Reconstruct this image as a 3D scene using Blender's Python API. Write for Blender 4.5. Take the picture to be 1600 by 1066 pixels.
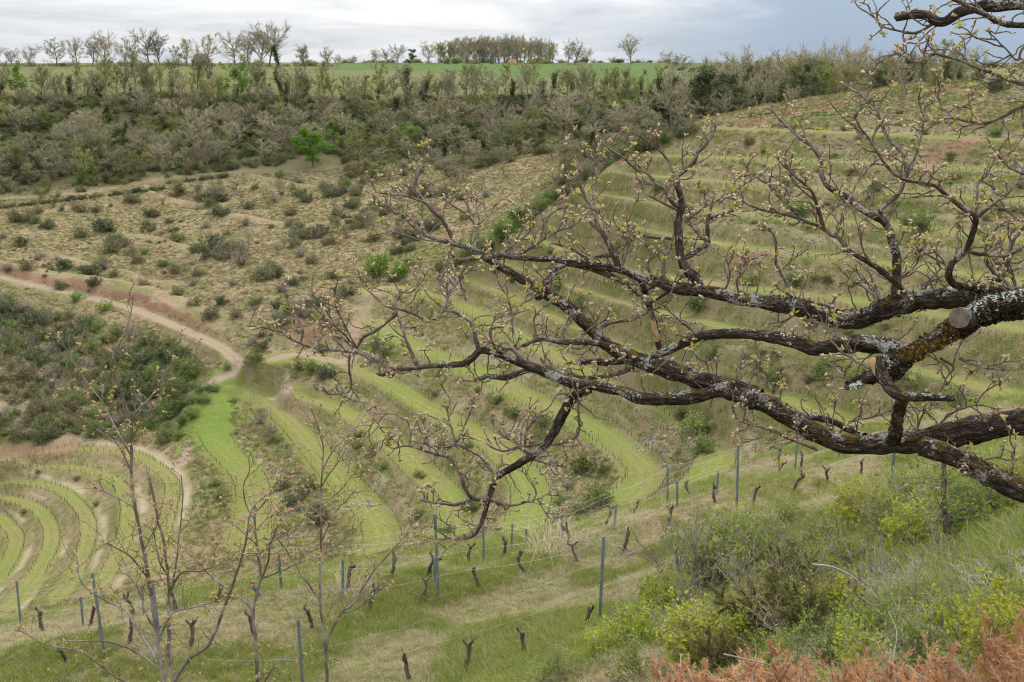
import bpy, math, random
import numpy as np
from mathutils import kdtree

for o in list(bpy.data.objects):
    bpy.data.objects.remove(o)
SC = bpy.context.scene
COL = SC.collection
R_ = math.radians
rng = np.random.default_rng(7)
random.seed(7)

# ------------------------------------------------------------------ camera
F = 1885.0                       # focal length in photograph pixels (1600 wide)
PITCH = R_(13.28)
cam_d = bpy.data.cameras.new('camera')
cam = bpy.data.objects.new('camera', cam_d); COL.objects.link(cam)
cam_d.sensor_width = 36.0
cam_d.lens = 36.0 * F / 1600.0
cam_d.clip_start = 0.05; cam_d.clip_end = 20000
cam.location = (0, 0, 0)
cam.rotation_euler = (math.pi / 2 - PITCH, 0, 0)
SC.camera = cam
CP, SP = math.cos(PITCH), math.sin(PITCH)

# ------------------------------------------------------------------ world and sun
SUN_EL, SUN_AZ = 48.0, 25.0      # azimuth from +Y towards +X
w = bpy.data.worlds.new('World'); SC.world = w; w.use_nodes = True
nt = w.node_tree; N = nt.nodes; L = nt.links
for n in list(N): N.remove(n)
def nd(tree, typ, **kw):
    n = tree.nodes.new(typ)
    for k, v in kw.items():
        if k == 'inp':
            for i, val in v.items(): n.inputs[i].default_value = val
        else: setattr(n, k, v)
    return n
def wmath(op, a, b=None, c=None, clamp=False):
    n = nd(nt, 'ShaderNodeMath', operation=op, use_clamp=clamp)
    for i, x in enumerate((a, b, c)):
        if x is None: continue
        if isinstance(x, (int, float)): n.inputs[i].default_value = x
        else: L.new(x, n.inputs[i])
    return n.outputs[0]
out = nd(nt, 'ShaderNodeOutputWorld'); bg = nd(nt, 'ShaderNodeBackground')
sky = nd(nt, 'ShaderNodeTexSky', sky_type='NISHITA', sun_disc=False)
sky.sun_elevation = R_(SUN_EL); sky.sun_rotation = R_(SUN_AZ); sky.altitude = 300
tc = nd(nt, 'ShaderNodeTexCoord'); sep = nd(nt, 'ShaderNodeSeparateXYZ'); L.new(tc.outputs['Generated'], sep.inputs[0])
zc = wmath('MAXIMUM', sep.outputs[2], 0.0)
den = wmath('ADD', zc, 0.10)
comb = nd(nt, 'ShaderNodeCombineXYZ')
L.new(wmath('DIVIDE', sep.outputs[0], den), comb.inputs[0]); L.new(wmath('DIVIDE', sep.outputs[1], den), comb.inputs[1])
def wnoise(scale, detail, off, rough=0.55, dist=0.3):
    mp = nd(nt, 'ShaderNodeMapping'); mp.inputs['Location'].default_value = off; mp.inputs['Scale'].default_value = (scale, scale * 0.7, 1)
    L.new(comb.outputs[0], mp.inputs[0])
    n = nd(nt, 'ShaderNodeTexNoise', noise_dimensions='3D'); n.inputs['Scale'].default_value = 1.0
    n.inputs['Detail'].default_value = detail; n.inputs['Roughness'].default_value = rough; n.inputs['Distortion'].default_value = dist
    L.new(mp.outputs[0], n.inputs['Vector']); return n.outputs[0]
n_big = wnoise(0.28, 5, (3.1, 7.7, 0)); n_det = wnoise(0.9, 7, (11.3, 1.2, 5), 0.6, 0.6)
az = wmath('ARCTAN2', sep.outputs[0], sep.outputs[1])              # radians from +Y
el = wmath('ARCSINE', sep.outputs[2])
warp = wmath('MULTIPLY', wmath('SUBTRACT', n_det, 0.5), 0.09)
elw = wmath('ADD', el, warp)
def sstep(x, a, b):
    n = nd(nt, 'ShaderNodeMapRange', interpolation_type='SMOOTHSTEP')
    n.inputs['From Min'].default_value = a; n.inputs['From Max'].default_value = b
    L.new(x, n.inputs['Value']); return n.outputs['Result']
# thin blue-grey opening in the overcast to the right, going on round to the side
azr = wmath('ADD', az, wmath('MULTIPLY', wmath('SUBTRACT', n_big, 0.5), 0.35))
gap = wmath('MULTIPLY', sstep(azr, 0.0, 0.24), sstep(wmath('SUBTRACT', elw, wmath('MULTIPLY', az, 0.10)), 0.060, 0.012))
shade = wmath('ADD', wmath('MULTIPLY', n_big, 0.5), wmath('MULTIPLY', n_det, 0.5))
ramp = nd(nt, 'ShaderNodeValToRGB'); L.new(shade, ramp.inputs[0])
cr = ramp.color_ramp; cr.elements[0].position = 0.37; cr.elements[0].color = (0.52, 0.57, 0.65, 1)
cr.elements[1].position = 0.58; cr.elements[1].color = (0.93, 0.935, 0.945, 1)
e = cr.elements.new(0.47); e.color = (0.72, 0.755, 0.80, 1)
mixg = nd(nt, 'ShaderNodeMix', data_type='RGBA'); L.new(gap, mixg.inputs[0]); L.new(ramp.outputs[0], mixg.inputs[6])
mixg.inputs[7].default_value = (0.36, 0.46, 0.60, 1)
skys = nd(nt, 'ShaderNodeMix', data_type='RGBA', blend_type='MULTIPLY'); skys.inputs[0].default_value = 1.0
L.new(sky.outputs[0], skys.inputs[6]); skys.inputs[7].default_value = (0.10, 0.10, 0.10, 1)
mixs = nd(nt, 'ShaderNodeMix', data_type='RGBA'); mixs.inputs[0].default_value = 0.95
L.new(skys.outputs[2], mixs.inputs[6]); L.new(mixg.outputs[2], mixs.inputs[7])
# an overcast sky is brighter overhead than at the horizon
lum = wmath('ADD', wmath('MULTIPLY', zc, 1.20), 0.69)
mixl = nd(nt, 'ShaderNodeMix', data_type='RGBA', blend_type='MULTIPLY'); mixl.inputs[0].default_value = 1.0
L.new(mixs.outputs[2], mixl.inputs[6]); L.new(lum, mixl.inputs[7])
L.new(mixl.outputs[2], bg.inputs[0]); bg.inputs[1].default_value = 1.0
L.new(bg.outputs[0], out.inputs[0])

sun_d = bpy.data.lights.new('sun', 'SUN'); sun_d.energy = 1.5; sun_d.angle = R_(10); sun_d.color = (1.0, 0.92, 0.79)
sun = bpy.data.objects.new('sun', sun_d); COL.objects.link(sun)
sun.rotation_euler = (R_(90 - SUN_EL), 0, R_(180 - SUN_AZ))
sun.location = (0, 0, 60)
SC.view_settings.view_transform = 'Standard'; SC.view_settings.look = 'None'
SC.view_settings.exposure = 0.58; SC.view_settings.gamma = 1.0; SC.view_settings.use_curve_mapping = False
SC.render.engine = 'CYCLES'
SC.cycles.max_bounces = 6; SC.cycles.diffuse_bounces = 3; SC.cycles.transparent_max_bounces = 8
SC.cycles.use_denoising = True; SC.cycles.filter_width = 1.15; SC.cycles.use_adaptive_sampling = True; SC.cycles.adaptive_threshold = 0.02

# ------------------------------------------------------------------ pixel geometry
def ray(u, v):
    a = (np.asarray(u, float) - 800) / F; b = (533 - np.asarray(v, float)) / F
    return np.stack([a, CP + b * SP, -SP + b * CP], -1)
def PZ(u, v, z):                 # the point of that sight line at elevation z
    d = ray(u, v); return d * (np.asarray(z, float) / d[..., 2])[..., None]
def PD(u, v, d):                 # the point of that sight line at depth d
    return ray(u, v) * np.asarray(d, float)[..., None]
def PR(u, v, r):                 # at horizontal range r
    d = ray(u, v); return d * (np.asarray(r, float) / np.hypot(d[..., 0], d[..., 1]))[..., None]

# ------------------------------------------------------------------ noise
def _hash(ix, iy, s):
    h = (ix.astype(np.int64) * 374761393 + iy.astype(np.int64) * 668265263 + s * 144269504) & 0xffffffff
    h = ((h ^ (h >> 13)) * 1274126177) & 0xffffffff
    return ((h ^ (h >> 16)) & 0xffff) / 65535.0
def vnoise(x, y, s=0):
    ix = np.floor(x); iy = np.floor(y); fx = x - ix; fy = y - iy
    fx = fx * fx * (3 - 2 * fx); fy = fy * fy * (3 - 2 * fy)
    a = _hash(ix, iy, s); b = _hash(ix + 1, iy, s); c = _hash(ix, iy + 1, s); d = _hash(ix + 1, iy + 1, s)
    return (a + (b - a) * fx) * (1 - fy) + (c + (d - c) * fx) * fy
def fbm(x, y, s=0, o=4):
    t = 0; amp = 0.5; tot = 0
    for i in range(o):
        t = t + amp * vnoise(x, y, s + i * 17); tot += amp; amp *= 0.5; x = x * 2.03 + 5.1; y = y * 2.03 + 1.7
    return t / tot
def ss(a, b, x):
    t = np.clip((np.asarray(x, float) - a) / (b - a), 0, 1); return t * t * (3 - 2 * t)

# ------------------------------------------------------------------ terrain: control points and terrace benches
# benches: list of (u, v, z); z given once = level bench
def lev(z, *pts): return [(u, v, z) for u, v in pts]
def lvr(*pts):
    o = []
    for u, v, r in pts:
        d = PR(u, v, r); o.append((u, v, float(d[2])))
    return o
BENCH = {
 'ta': lvr((1120, 200, 212), (1300, 206, 201), (1450, 213, 194), (1600, 220, 186), (1800, 232, 180)),
 'tb': lvr((1010, 242, 209), (1100, 245, 200), (1300, 252, 189), (1450, 259, 182), (1600, 268, 174), (1800, 282, 168)),
 'tc': lvr((950, 268, 213), (1100, 282, 190), (1300, 295, 179), (1450, 304, 171), (1600, 315, 163), (1800, 332, 157)),
 'td': lvr((900, 296, 221), (950, 305, 206), (1100, 327, 180), (1300, 344, 169), (1450, 358, 160), (1600, 375, 152), (1800, 395, 146)),
 'te': lvr((850, 325, 227), (950, 348, 196), (1100, 377, 170), (1300, 400, 159), (1450, 419, 150), (1600, 440, 142), (1800, 465, 136)),
 'tf': lvr((790, 358, 224), (820, 370, 215), (950, 412, 186), (1100, 440, 160), (1300, 465, 149), (1450, 488, 140), (1600, 515, 132), (1800, 545, 126)),
 'tg': lvr((740, 385, 226), (775, 400, 217), (820, 421, 207), (950, 465, 177), (1100, 503, 150), (1300, 548, 139), (1450, 583, 130), (1600, 620, 122), (1800, 660, 116)),
 'th': lvr((700, 428, 221), (740, 438, 215), (820, 470, 198), (950, 530, 167), (1100, 588, 140), (1300, 645, 130), (1430, 690, 123)),
 'ti': lev(-42.5, (580, 455), (600, 450), (640, 452), (700, 467), (760, 497), (850, 545), (960, 600), (1060, 653), (1110, 695), (1115, 725), (1090, 760)),
 'tj': lev(-46.0, (585, 505), (610, 520), (645, 542), (700, 562), (761, 589), (830, 623), (876, 643), (930, 669), (980, 704), (1008, 735), (1004, 756), (985, 778)),
 'tk': [(428, 562, -49.2), (450, 555, -49.2), (475, 553, -49.3)] + lev(-49.5, (515, 564), (545, 573), (600, 597), (655, 632), (715, 664), (761, 687), (795, 718), (822, 750), (830, 781), (820, 815)),
 'tl': [(452, 612, -52.3)] + lev(-52.8, (475, 622), (502, 630), (540, 645), (577, 665), (615, 693), (640, 717), (657, 735), (686, 764), (706, 793), (706, 827)),
 'tm': [(352, 604, -52.3), (380, 607, -52.9), (415, 622, -54.0), (440, 645, -54.8), (465, 670, -55.3), (490, 700, -55.5), (515, 730, -55.6), (545, 762, -55.7), (572, 790, -55.8), (592, 817, -56.0), (597, 840, -56.1), (590, 857, -56.3)],
 'tn': [(330, 610, -52.5), (332, 640, -54.0), (331, 670, -55.5), (347, 700, -56.5), (370, 725, -57.0), (388, 745, -57.3), (396, 770, -57.6), (395, 805, -58.1), (385, 850, -58.6)],
 'la': lev(-58.0, (-60, 728), (0, 717), (60, 709), (114, 702), (168, 702), (210, 710), (240, 728), (258, 742)) + [(270, 762, -58.3), (264, 800, -58.8), (250, 850, -59.3), (235, 900, -59.6)],
 'lb': lev(-59.6, (-60, 738), (0, 731), (39, 727), (84, 728), (129, 733), (162, 743), (186, 758), (198, 779), (201, 806), (192, 848), (177, 884), (155, 915)),
 'lc': lev(-61.0, (-60, 756), (0, 753), (39, 753), (75, 760), (102, 772), (123, 791), (137, 815), (138, 842), (129, 872), (117, 899), (93, 930)),
 'ld': lev(-62.4, (-60, 776), (0, 778), (24, 782), (51, 791), (69, 806), (80, 827), (80, 851), (70, 875), (54, 902), (24, 938), (-10, 968)),
 'le': lev(-63.8, (-60, 800), (-15, 800), (0, 809), (15, 824), (26, 842), (18, 872), (0, 900), (-40, 940)),
}
CTRL = []
def cz(u, v, z): CTRL.append(PZ(u, v, z))
def cr_(u, v, r): CTRL.append(PR(u, v, r))
def cx(x, y, z): CTRL.append(np.array([x, y, z], float))
for b in BENCH.values():
    for u, v, z in b: cz(u, v, z)
# far plateau and its edge
for u, v, r in ((-300, 150, 400), (0, 152, 400), (250, 150, 400), (500, 150, 405), (750, 150, 405), (900, 158, 395), (1050, 165, 370),
                (-300, 104, 520), (0, 106, 520), (250, 105, 530), (500, 104, 560), (700, 101, 600), (850, 99, 640), (1000, 99, 640), (1200, 110, 520), (1400, 117, 480), (1600, 122, 460),
                (870, 122, 480), (1040, 140, 430),
                # wooded slope and upper path
                (-250, 320, 325), (0, 312, 322), (130, 300, 326), (300, 272, 338), (400, 255, 345), (550, 245, 345), (700, 235, 345),
                (0, 225, 362), (250, 210, 370), (500, 205, 372), (750, 200, 372), (950, 205, 350),
                # scrub slope
                (0, 370, 292), (200, 360, 293), (400, 350, 288), (560, 340, 285), (680, 345, 275), (800, 290, 295), (900, 245, 315),
                # road
                (-150, 410, 272), (0, 432, 262), (130, 463, 247), (270, 508, 222), (352, 548, 206), (368, 567, 199),
                # spur track
                (548, 528, 203), (560, 500, 209),
                # scrub below the road, left
                (0, 520, 240), (150, 560, 218), (0, 600, 214), (200, 620, 201), (0, 680, 196), (200, 680, 189), (280, 640, 193), (-200, 600, 226), (330, 570, 204),
                # foot of the right hill
                (690, 440, 226), (860, 335, 236), (950, 278, 238), (1040, 225, 245),
                # crest of the right hill
                (1120, 188, 225), (1300, 160, 218), (1450, 146, 214), (1600, 138, 212), (1800, 135, 212)):
    cr_(u, v, r)
for x, y, z in ((40, 275, -16), (65, 262, -12), (120, 262, -10), (180, 255, -10), (230, 240, -9), (0, 900, -3), (400, 900, -3), (-400, 900, -3), (0, 1600, -3), (600, 600, -3), (-600, 600, -3), (-300, 520, -4), (350, 450, -4),
                # own hillside
                (0, 0, -1.6), (10, 5, 0.6), (20, 10, 0.8), (-20, 0, -6.5), (-14, 10, -9.2), (12, -15, 6), (40, 30, -7), (60, 60, -19), (75, 100, -29), (30, -40, 14), (-40, -40, 2), (0, -120, 16), (120, -60, 16), (-120, -60, 0), (150, 60, -6), (120, 130, -16), (120, 180, -12),
                (-60, 10, -22), (-90, 60, -48), (-120, 110, -62), (-120, 30, -50), (-90, 150, -62),
                (0, 75, -38), (0, 100, -46), (-20, 112, -53.5), (-40, 105, -57.5), (-60, 92, -58.5), (-25, 60, -34), (-40, 88, -51), (25, 85, -35), (45, 95, -34), (30, 68, -27), (12, 62, -28), (-12, 54, -27.5), (-32, 45, -24), (30, 110, -40), (15, 108, -43.5)):
    cx(x, y, z)
# foreground vineyard terraces: near rows (-9.9), (-10.8), lower terrace (-19)
for u, v, z in ((475, 1125, -10.4), (640, 1075, -10.1), (728, 1050, -9.9), (825, 1025, -9.8), (940, 975, -9.6), (1120, 900, -9.2), (1300, 815, -8.8),
                (-60, 1075, -11.0), (165, 1030, -11.0), (430, 985, -10.9), (685, 936, -10.8), (905, 880, -10.8), (1150, 795, -10.7), (1300, 752, -10.5), (1420, 725, -10.2),
                (-60, 992, -19.3), (33, 980, -19.3), (440, 927, -19.0), (756, 877, -19.0), (900, 838, -19.0), (1040, 793, -18.9), (1200, 738, -18.6), (1330, 708, -18.0)):
    cz(u, v, z)
for u, v, r in ((1100, 1066, 11.5), (1250, 1066, 8.5), (1400, 1066, 6.8), (1600, 1066, 5.6), (1600, 930, 9.0), (1600, 800, 14.5), (1500, 880, 12.5), (1300, 940, 13.0), (1150, 960, 15.0), (1480, 760, 21), (1600, 720, 22), (900, 1066, 14.5)):
    cr_(u, v, r)
CT = np.array(CTRL)
S0 = 100.0
def _phi(r2):
    return np.where(r2 > 1e-12, 0.5 * r2 * np.log(np.maximum(r2, 1e-12)), 0.0)
def _fit(P, smooth):
    n = len(P); xy = P[:, :2] / S0
    d2 = ((xy[:, None] - xy[None]) ** 2).sum(-1)
    A = np.zeros((n + 3, n + 3)); A[:n, :n] = _phi(d2) + np.eye(n) * smooth
    A[:n, n] = 1; A[:n, n + 1:] = xy; A[n, :n] = 1; A[n + 1:, :n] = xy.T
    b = np.zeros(n + 3); b[:n] = P[:, 2]
    return np.linalg.solve(A, b), xy
_W, _XY = _fit(CT, 2e-5)
def base_h(x, y):
    sh = np.shape(x); X = np.ravel(x) / S0; Y = np.ravel(y) / S0; out = np.empty(len(X))
    n = len(_XY)
    for i in range(0, len(X), 20000):
        q = np.stack([X[i:i + 20000], Y[i:i + 20000]], 1)
        d2 = (q ** 2).sum(1)[:, None] + (_XY ** 2).sum(1)[None] - 2 * q @ _XY.T
        out[i:i + 20000] = _phi(np.maximum(d2, 0)) @ _W[:n] + _W[n] + q @ _W[n + 1:]
    # far plateau: level off
    Rr = np.hypot(X, Y) * S0
    k = ss(560, 660, Rr); out = out * (1 - k) - 3.3 * k - 0.022 * np.maximum(Rr - 650, 0)
    # behind the camera: level off too
    kb = ss(60, 200, -Y * S0); out = out * (1 - kb) + 14 * kb
    return out.reshape(sh)

# bench sample points (world, 0.7 m apart) and a tree to find the nearest
def resample(P, step):
    P = np.asarray(P, float); seg = np.linalg.norm(np.diff(P[:, :2], axis=0), axis=1); s = np.r_[0, np.cumsum(seg)]
    # Catmull-Rom through the points, then even spacing
    dense = []
    for i in range(len(P) - 1):
        p0 = P[max(i - 1, 0)]; p1 = P[i]; p2 = P[i + 1]; p3 = P[min(i + 2, len(P) - 1)]
        t = np.linspace(0, 1, 24, endpoint=False)[:, None]
        dense.append(0.5 * (2 * p1 + (p2 - p0) * t + (2 * p0 - 5 * p1 + 4 * p2 - p3) * t ** 2 + (3 * p1 - p0 - 3 * p2 + p3) * t ** 3))
    dense.append(P[-1:]); D = np.concatenate(dense)
    seg = np.linalg.norm(np.diff(D, axis=0), axis=1); s = np.r_[0, np.cumsum(seg)]
    k = max(int(s[-1] / step), 1); q = np.linspace(0, s[-1], k + 1)
    return np.stack([np.interp(q, s, D[:, j]) for j in range(D.shape[1])], 1)
BW = {}
for k, b in BENCH.items():
    a = np.array(b, float); BW[k] = resample(PZ(a[:, 0], a[:, 1], a[:, 2]), 0.7)
class Near:
    def __init__(self, lines):
        self.P = np.concatenate(lines); T = []
        self.id = np.concatenate([np.full(len(l), i) for i, l in enumerate(lines)])
        for l in lines:
            t = np.gradient(l[:, :2], axis=0); T.append(t / np.maximum(np.linalg.norm(t, axis=1), 1e-9)[:, None])
        self.T = np.concatenate(T)
        self.kd = kdtree.KDTree(len(self.P))
        for i, p in enumerate(self.P): self.kd.insert((p[0], p[1], 0), i)
        self.kd.balance()
    def q(self, x, y, dmax):
        """distance, index and signed side (>0: left of the line's direction) of the nearest sample"""
        x = np.ravel(x); y = np.ravel(y); lo = self.P[:, :2].min(0) - dmax; hi = self.P[:, :2].max(0) + dmax
        d = np.full(len(x), 1e6); idx = np.zeros(len(x), int)
        m = np.nonzero((x > lo[0]) & (x < hi[0]) & (y > lo[1]) & (y < hi[1]))[0]
        f = self.kd.find
        for i in m:
            c, j, dd = f((x[i], y[i], 0)); d[i] = dd; idx[i] = j
        dx = x - self.P[idx, 0]; dy = y - self.P[idx, 1]
        side = self.T[idx, 0] * dy - self.T[idx, 1] * dx
        # take off the along-line part so the distance is smooth
        al = np.abs(self.T[idx, 0] * dx + self.T[idx, 1] * dy)
        d = np.where(al < 0.8, np.abs(side), d)
        return d, idx, side
bkeys = list(BW); NB = Near([BW[k] for k in bkeys])
NBE = Near([BW[k] for k in bkeys[0::2]]); NBO = Near([BW[k] for k in bkeys[1::2]])
# foreground rows (their flats are cut too)
def zline(z, *p):
    a = np.array(p, float); return resample(PZ(a[:, 0], a[:, 1], z), 0.5)
ROW1 = zline(np.array([-10.75, -10.4, -10.1, -9.9, -9.8, -9.6, -9.2]), (330, 1150), (475, 1115), (640, 1075), (728, 1050), (825, 1025), (940, 975), (1120, 900))
ROW2 = zline(-10.8, (-60, 1075), (165, 1030), (430, 985), (685, 936), (905, 880), (1150, 795), (1300, 752), (1420, 725))
ROW3 = zline(-19.0, (-60, 990), (33, 978), (440, 927), (756, 877), (900, 838), (1040, 793), (1200, 738), (1330, 708))
NF = Near([ROW2, ROW3])
def height(x, y, full=False):
    sh = np.shape(x); x = np.ravel(np.asarray(x, float)); y = np.ravel(np.asarray(y, float))
    h = base_h(x, y); Rr = np.hypot(x, y)
    d, i, side = NB.q(x, y, 16)
    inb = d < 16; dm = np.full(len(x), 50.0)
    xs, ys = x[inb], y[inb]; de = NBE.q(xs, ys, 40)[0]; do = NBO.q(xs, ys, 40)[0]; dm[inb] = 0.5 * (np.minimum(de, 60) + np.minimum(do, 60))
    wid = np.where(np.isin(NB.id, [bkeys.index(k) for k in ('la', 'lb', 'lc', 'ld', 'le')]), 1.35, 3.0)[i]
    zb = NB.P[i, 2] - 0.04 * 0
    t = ss(np.minimum(wid * 0.85, dm * 0.35), np.minimum(wid * 1.9, dm * 0.98), d)
    h = np.where(d < 16, zb * (1 - t) + h * t, h)
    df, jf, sf = NF.q(x, y, 8)
    tf = ss(0.8, 2.6, df); h = np.where(df < 8, NF.P[jf, 2] * (1 - tf) + h * tf, h)
    # relief at several sizes
    amp = ss(3, 30, Rr)
    onb = np.where(d < 16, ss(wid * 0.7, wid * 2.0, d), 1.0) * np.where((wid < 2) & (d < 7), 0.25, 1.0)
    rough = (fbm(x / 6.0, y / 6.0, 3, 4) - 0.5) * 0.9 * amp * (0.12 + 0.88 * onb)
    rough += (fbm(x / 1.3, y / 1.3, 9, 3) - 0.5) * 0.30 * (0.25 + 0.75 * onb) * (1 - ss(280, 500, Rr)) * (1 - 0.5 * ss(190, 240, Rr))
    rough += (fbm(x / 3.2, y / 3.2, 14, 3) - 0.5) * 1.0 * onb * ss(90, 120, Rr) * (1 - ss(240, 300, Rr))
    gul = (fbm(x / 18.0, y / 18.0, 21, 3) - 0.5) * 2.2 * ss(90, 140, Rr) * (1 - ss(380, 440, Rr)) * onb
    h = h + rough + gul
    if full: return h.reshape(sh), d, i, side, df
    return h.reshape(sh)

# ------------------------------------------------------------------ polar sheet
az_f = np.radians(np.arange(-28.0, 28.001, 0.1))
az_c = np.radians(np.concatenate([np.arange(-178, -28.5, 3.0), ])); az_c2 = np.radians(np.arange(30, 179, 3.0))
AZ = np.concatenate([az_c, az_f, az_c2])
RR = np.concatenate([np.arange(0.6, 12, 0.17), np.arange(12, 32, 0.22), np.arange(32, 64, 0.5), np.arange(64, 108, 1.1), np.arange(108, 245, 0.5),
                     np.arange(245, 430, 1.15), np.arange(430, 680, 3.5), np.geomspace(680, 9000, 36)])
gx = np.sin(AZ)[None] * RR[:, None]; gy = np.cos(AZ)[None] * RR[:, None]
GH, gd, gi, gside, gdf = height(gx, gy, True)
gd = gd.reshape(gx.shape); gdf = gdf.reshape(gx.shape)
# first visible hit of a sight line, from the sheet
_TAN = GH / RR[:, None]
def hit(u, v):
    u = np.atleast_1d(np.asarray(u, float)); v = np.atleast_1d(np.asarray(v, float)); d = ray(u, v)
    a = np.arctan2(d[:, 0], d[:, 1]); te = d[:, 2] / np.hypot(d[:, 0], d[:, 1]); out = np.empty((len(u), 3))
    for k in range(len(u)):
        j = np.interp(a[k], AZ, np.arange(len(AZ))); j0 = min(int(j), len(AZ) - 2); f = j - j0
        col = _TAN[:, j0] * (1 - f) + _TAN[:, j0 + 1] * f - te[k]
        col[RR < 2.0] = -1
        s = np.nonzero(col >= 0)[0]
        if len(s) == 0: r = RR[-1]
        else:
            i = s[0]; r = RR[i] if i == 0 else RR[i - 1] + (RR[i] - RR[i - 1]) * (-col[i - 1]) / (col[i] - col[i - 1])
        out[k] = (math.sin(a[k]) * r, math.cos(a[k]) * r, te[k] * r)
    return out
def ground_z(x, y): return height(np.asarray(x, float), np.asarray(y, float))
def proj(P):
    P = np.asarray(P, float); f = P[..., 1] * CP - P[..., 2] * SP; up = P[..., 1] * SP + P[..., 2] * CP
    return 800 + F * P[..., 0] / f, 533 - F * up / f, f

# ------------------------------------------------------------------ material helper
class Mat:
    def __init__(s, name, rough=0.9, spec=0.2):
        s.m = bpy.data.materials.new(name); s.m.use_nodes = True; s.t = s.m.node_tree; s.N = s.t.nodes; s.L = s.t.links
        s.b = s.N['Principled BSDF']; s.b.inputs['Roughness'].default_value = rough; s.b.inputs['Specular IOR Level'].default_value = spec
        s._co = None
    def link(s, a, b):
        if isinstance(a, (int, float)): b.default_value = a
        elif isinstance(a, tuple): b.default_value = a if len(a) == 4 or b.type == 'VECTOR' else (*a, 1)
        else: s.L.new(a, b)
    def coord(s, kind='Object'):
        n = s.N.new('ShaderNodeTexCoord'); return n.outputs[kind]
    def attr(s, name, typ='GEOMETRY'):
        n = s.N.new('ShaderNodeAttribute'); n.attribute_name = name; n.attribute_type = typ; return n
    def sepc(s, c):
        n = s.N.new('ShaderNodeSeparateColor'); s.L.new(c, n.inputs[0]); return n.outputs
    def sepv(s, c):
        n = s.N.new('ShaderNodeSeparateXYZ'); s.L.new(c, n.inputs[0]); return n.outputs
    def map(s, vec, scale=(1, 1, 1), loc=(0, 0, 0)):
        n = s.N.new('ShaderNodeMapping'); n.inputs['Scale'].default_value = scale; n.inputs['Location'].default_value = loc; s.L.new(vec, n.inputs[0]); return n.outputs[0]
    def noise(s, vec, scale, detail=4, rough=0.55, dist=0.0, col=False):
        n = s.N.new('ShaderNodeTexNoise'); n.inputs['Scale'].default_value = scale; n.inputs['Detail'].default_value = detail
        n.inputs['Roughness'].default_value = rough; n.inputs['Distortion'].default_value = dist; s.L.new(vec, n.inputs['Vector']); return n.outputs[1 if col else 0]
    def voro(s, vec, scale, feat='F1', out=0, rand=1.0):
        n = s.N.new('ShaderNodeTexVoronoi'); n.feature = feat; n.inputs['Scale'].default_value = scale; n.inputs['Randomness'].default_value = rand; s.L.new(vec, n.inputs['Vector']); return n.outputs[out]
    def math(s, op, a, b=0.0, clamp=False):
        n = s.N.new('ShaderNodeMath'); n.operation = op; n.use_clamp = clamp; s.link(a, n.inputs[0]); s.link(b, n.inputs[1]); return n.outputs[0]
    def rng(s, x, a, b, c=0.0, d=1.0, smooth=True):
        n = s.N.new('ShaderNodeMapRange'); n.interpolation_type = 'SMOOTHSTEP' if smooth else 'LINEAR'
        for k, v in zip(('From Min', 'From Max', 'To Min', 'To Max'), (a, b, c, d)): n.inputs[k].default_value = v
        s.L.new(x, n.inputs['Value']); return n.outputs['Result']
    def mix(s, f, a, b, mode='MIX'):
        n = s.N.new('ShaderNodeMix'); n.data_type = 'RGBA'; n.blend_type = mode; s.link(f, n.inputs[0]); s.link(a, n.inputs[6]); s.link(b, n.inputs[7]); return n.outputs[2]
    def ramp(s, x, *st):
        n = s.N.new('ShaderNodeValToRGB'); s.L.new(x, n.inputs[0]); r = n.color_ramp
        while len(r.elements) < len(st): r.elements.new(0.5)
        for e, (p, c) in zip(r.elements, st): e.position = p; e.color = (*c, 1)
        return n.outputs[0]
    def bump(s, h, strength=0.5, dist=0.05, nrm=None):
        n = s.N.new('ShaderNodeBump'); n.inputs['Strength'].default_value = strength; n.inputs['Distance'].default_value = dist; s.L.new(h, n.inputs['Height'])
        if nrm is not None: s.L.new(nrm, n.inputs['Normal'])
        s.L.new(n.outputs[0], s.b.inputs['Normal']); return n.outputs[0]
    def col(s, c): s.link(c, s.b.inputs['Base Color']); return s
    def rand(s):
        n = s.N.new('ShaderNodeObjectInfo'); return n.outputs['Random']
    def hsv(s, c, h=0.5, sat=1.0, v=1.0):
        n = s.N.new('ShaderNodeHueSaturation'); s.link(h, n.inputs[0]); s.link(sat, n.inputs[1]); s.link(v, n.inputs[2]); s.link(c, n.inputs[4]); return n.outputs[0]

def mesh_np(name, V, Fq, smooth=True, mat=None):
    """V (n,3); Fq (m,k) with k = 3 or 4, or a list of such arrays"""
    me = bpy.data.meshes.new(name)
    fl = Fq if isinstance(Fq, list) else [Fq]; fl = [f for f in fl if len(f)]
    V = np.asarray(V, np.float32); me.vertices.add(len(V)); me.vertices.foreach_set('co', V.ravel())
    nl = sum(f.size for f in fl); npoly = sum(len(f) for f in fl)
    me.loops.add(nl); me.polygons.add(npoly)
    me.loops.foreach_set('vertex_index', np.concatenate([f.ravel() for f in fl]).astype(np.int32) if fl else np.zeros(0, np.int32))
    tot = np.concatenate([np.full(len(f), f.shape[1]) for f in fl]) if fl else np.zeros(0, int)
    me.polygons.foreach_set('loop_start', np.r_[0, np.cumsum(tot)[:-1]].astype(np.int32) if len(tot) else np.zeros(0, np.int32))
    me.polygons.foreach_set('use_smooth', np.full(npoly, smooth))
    me.update(calc_edges=True)
    if mat: me.materials.append(mat)
    return me
def link_obj(name, data, parent=None, loc=None, **props):
    o = bpy.data.objects.new(name, data); COL.objects.link(o)
    if parent: o.parent = parent
    if loc is not None: o.location = loc
    for k, v in props.items(): o[k] = v
    return o
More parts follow.
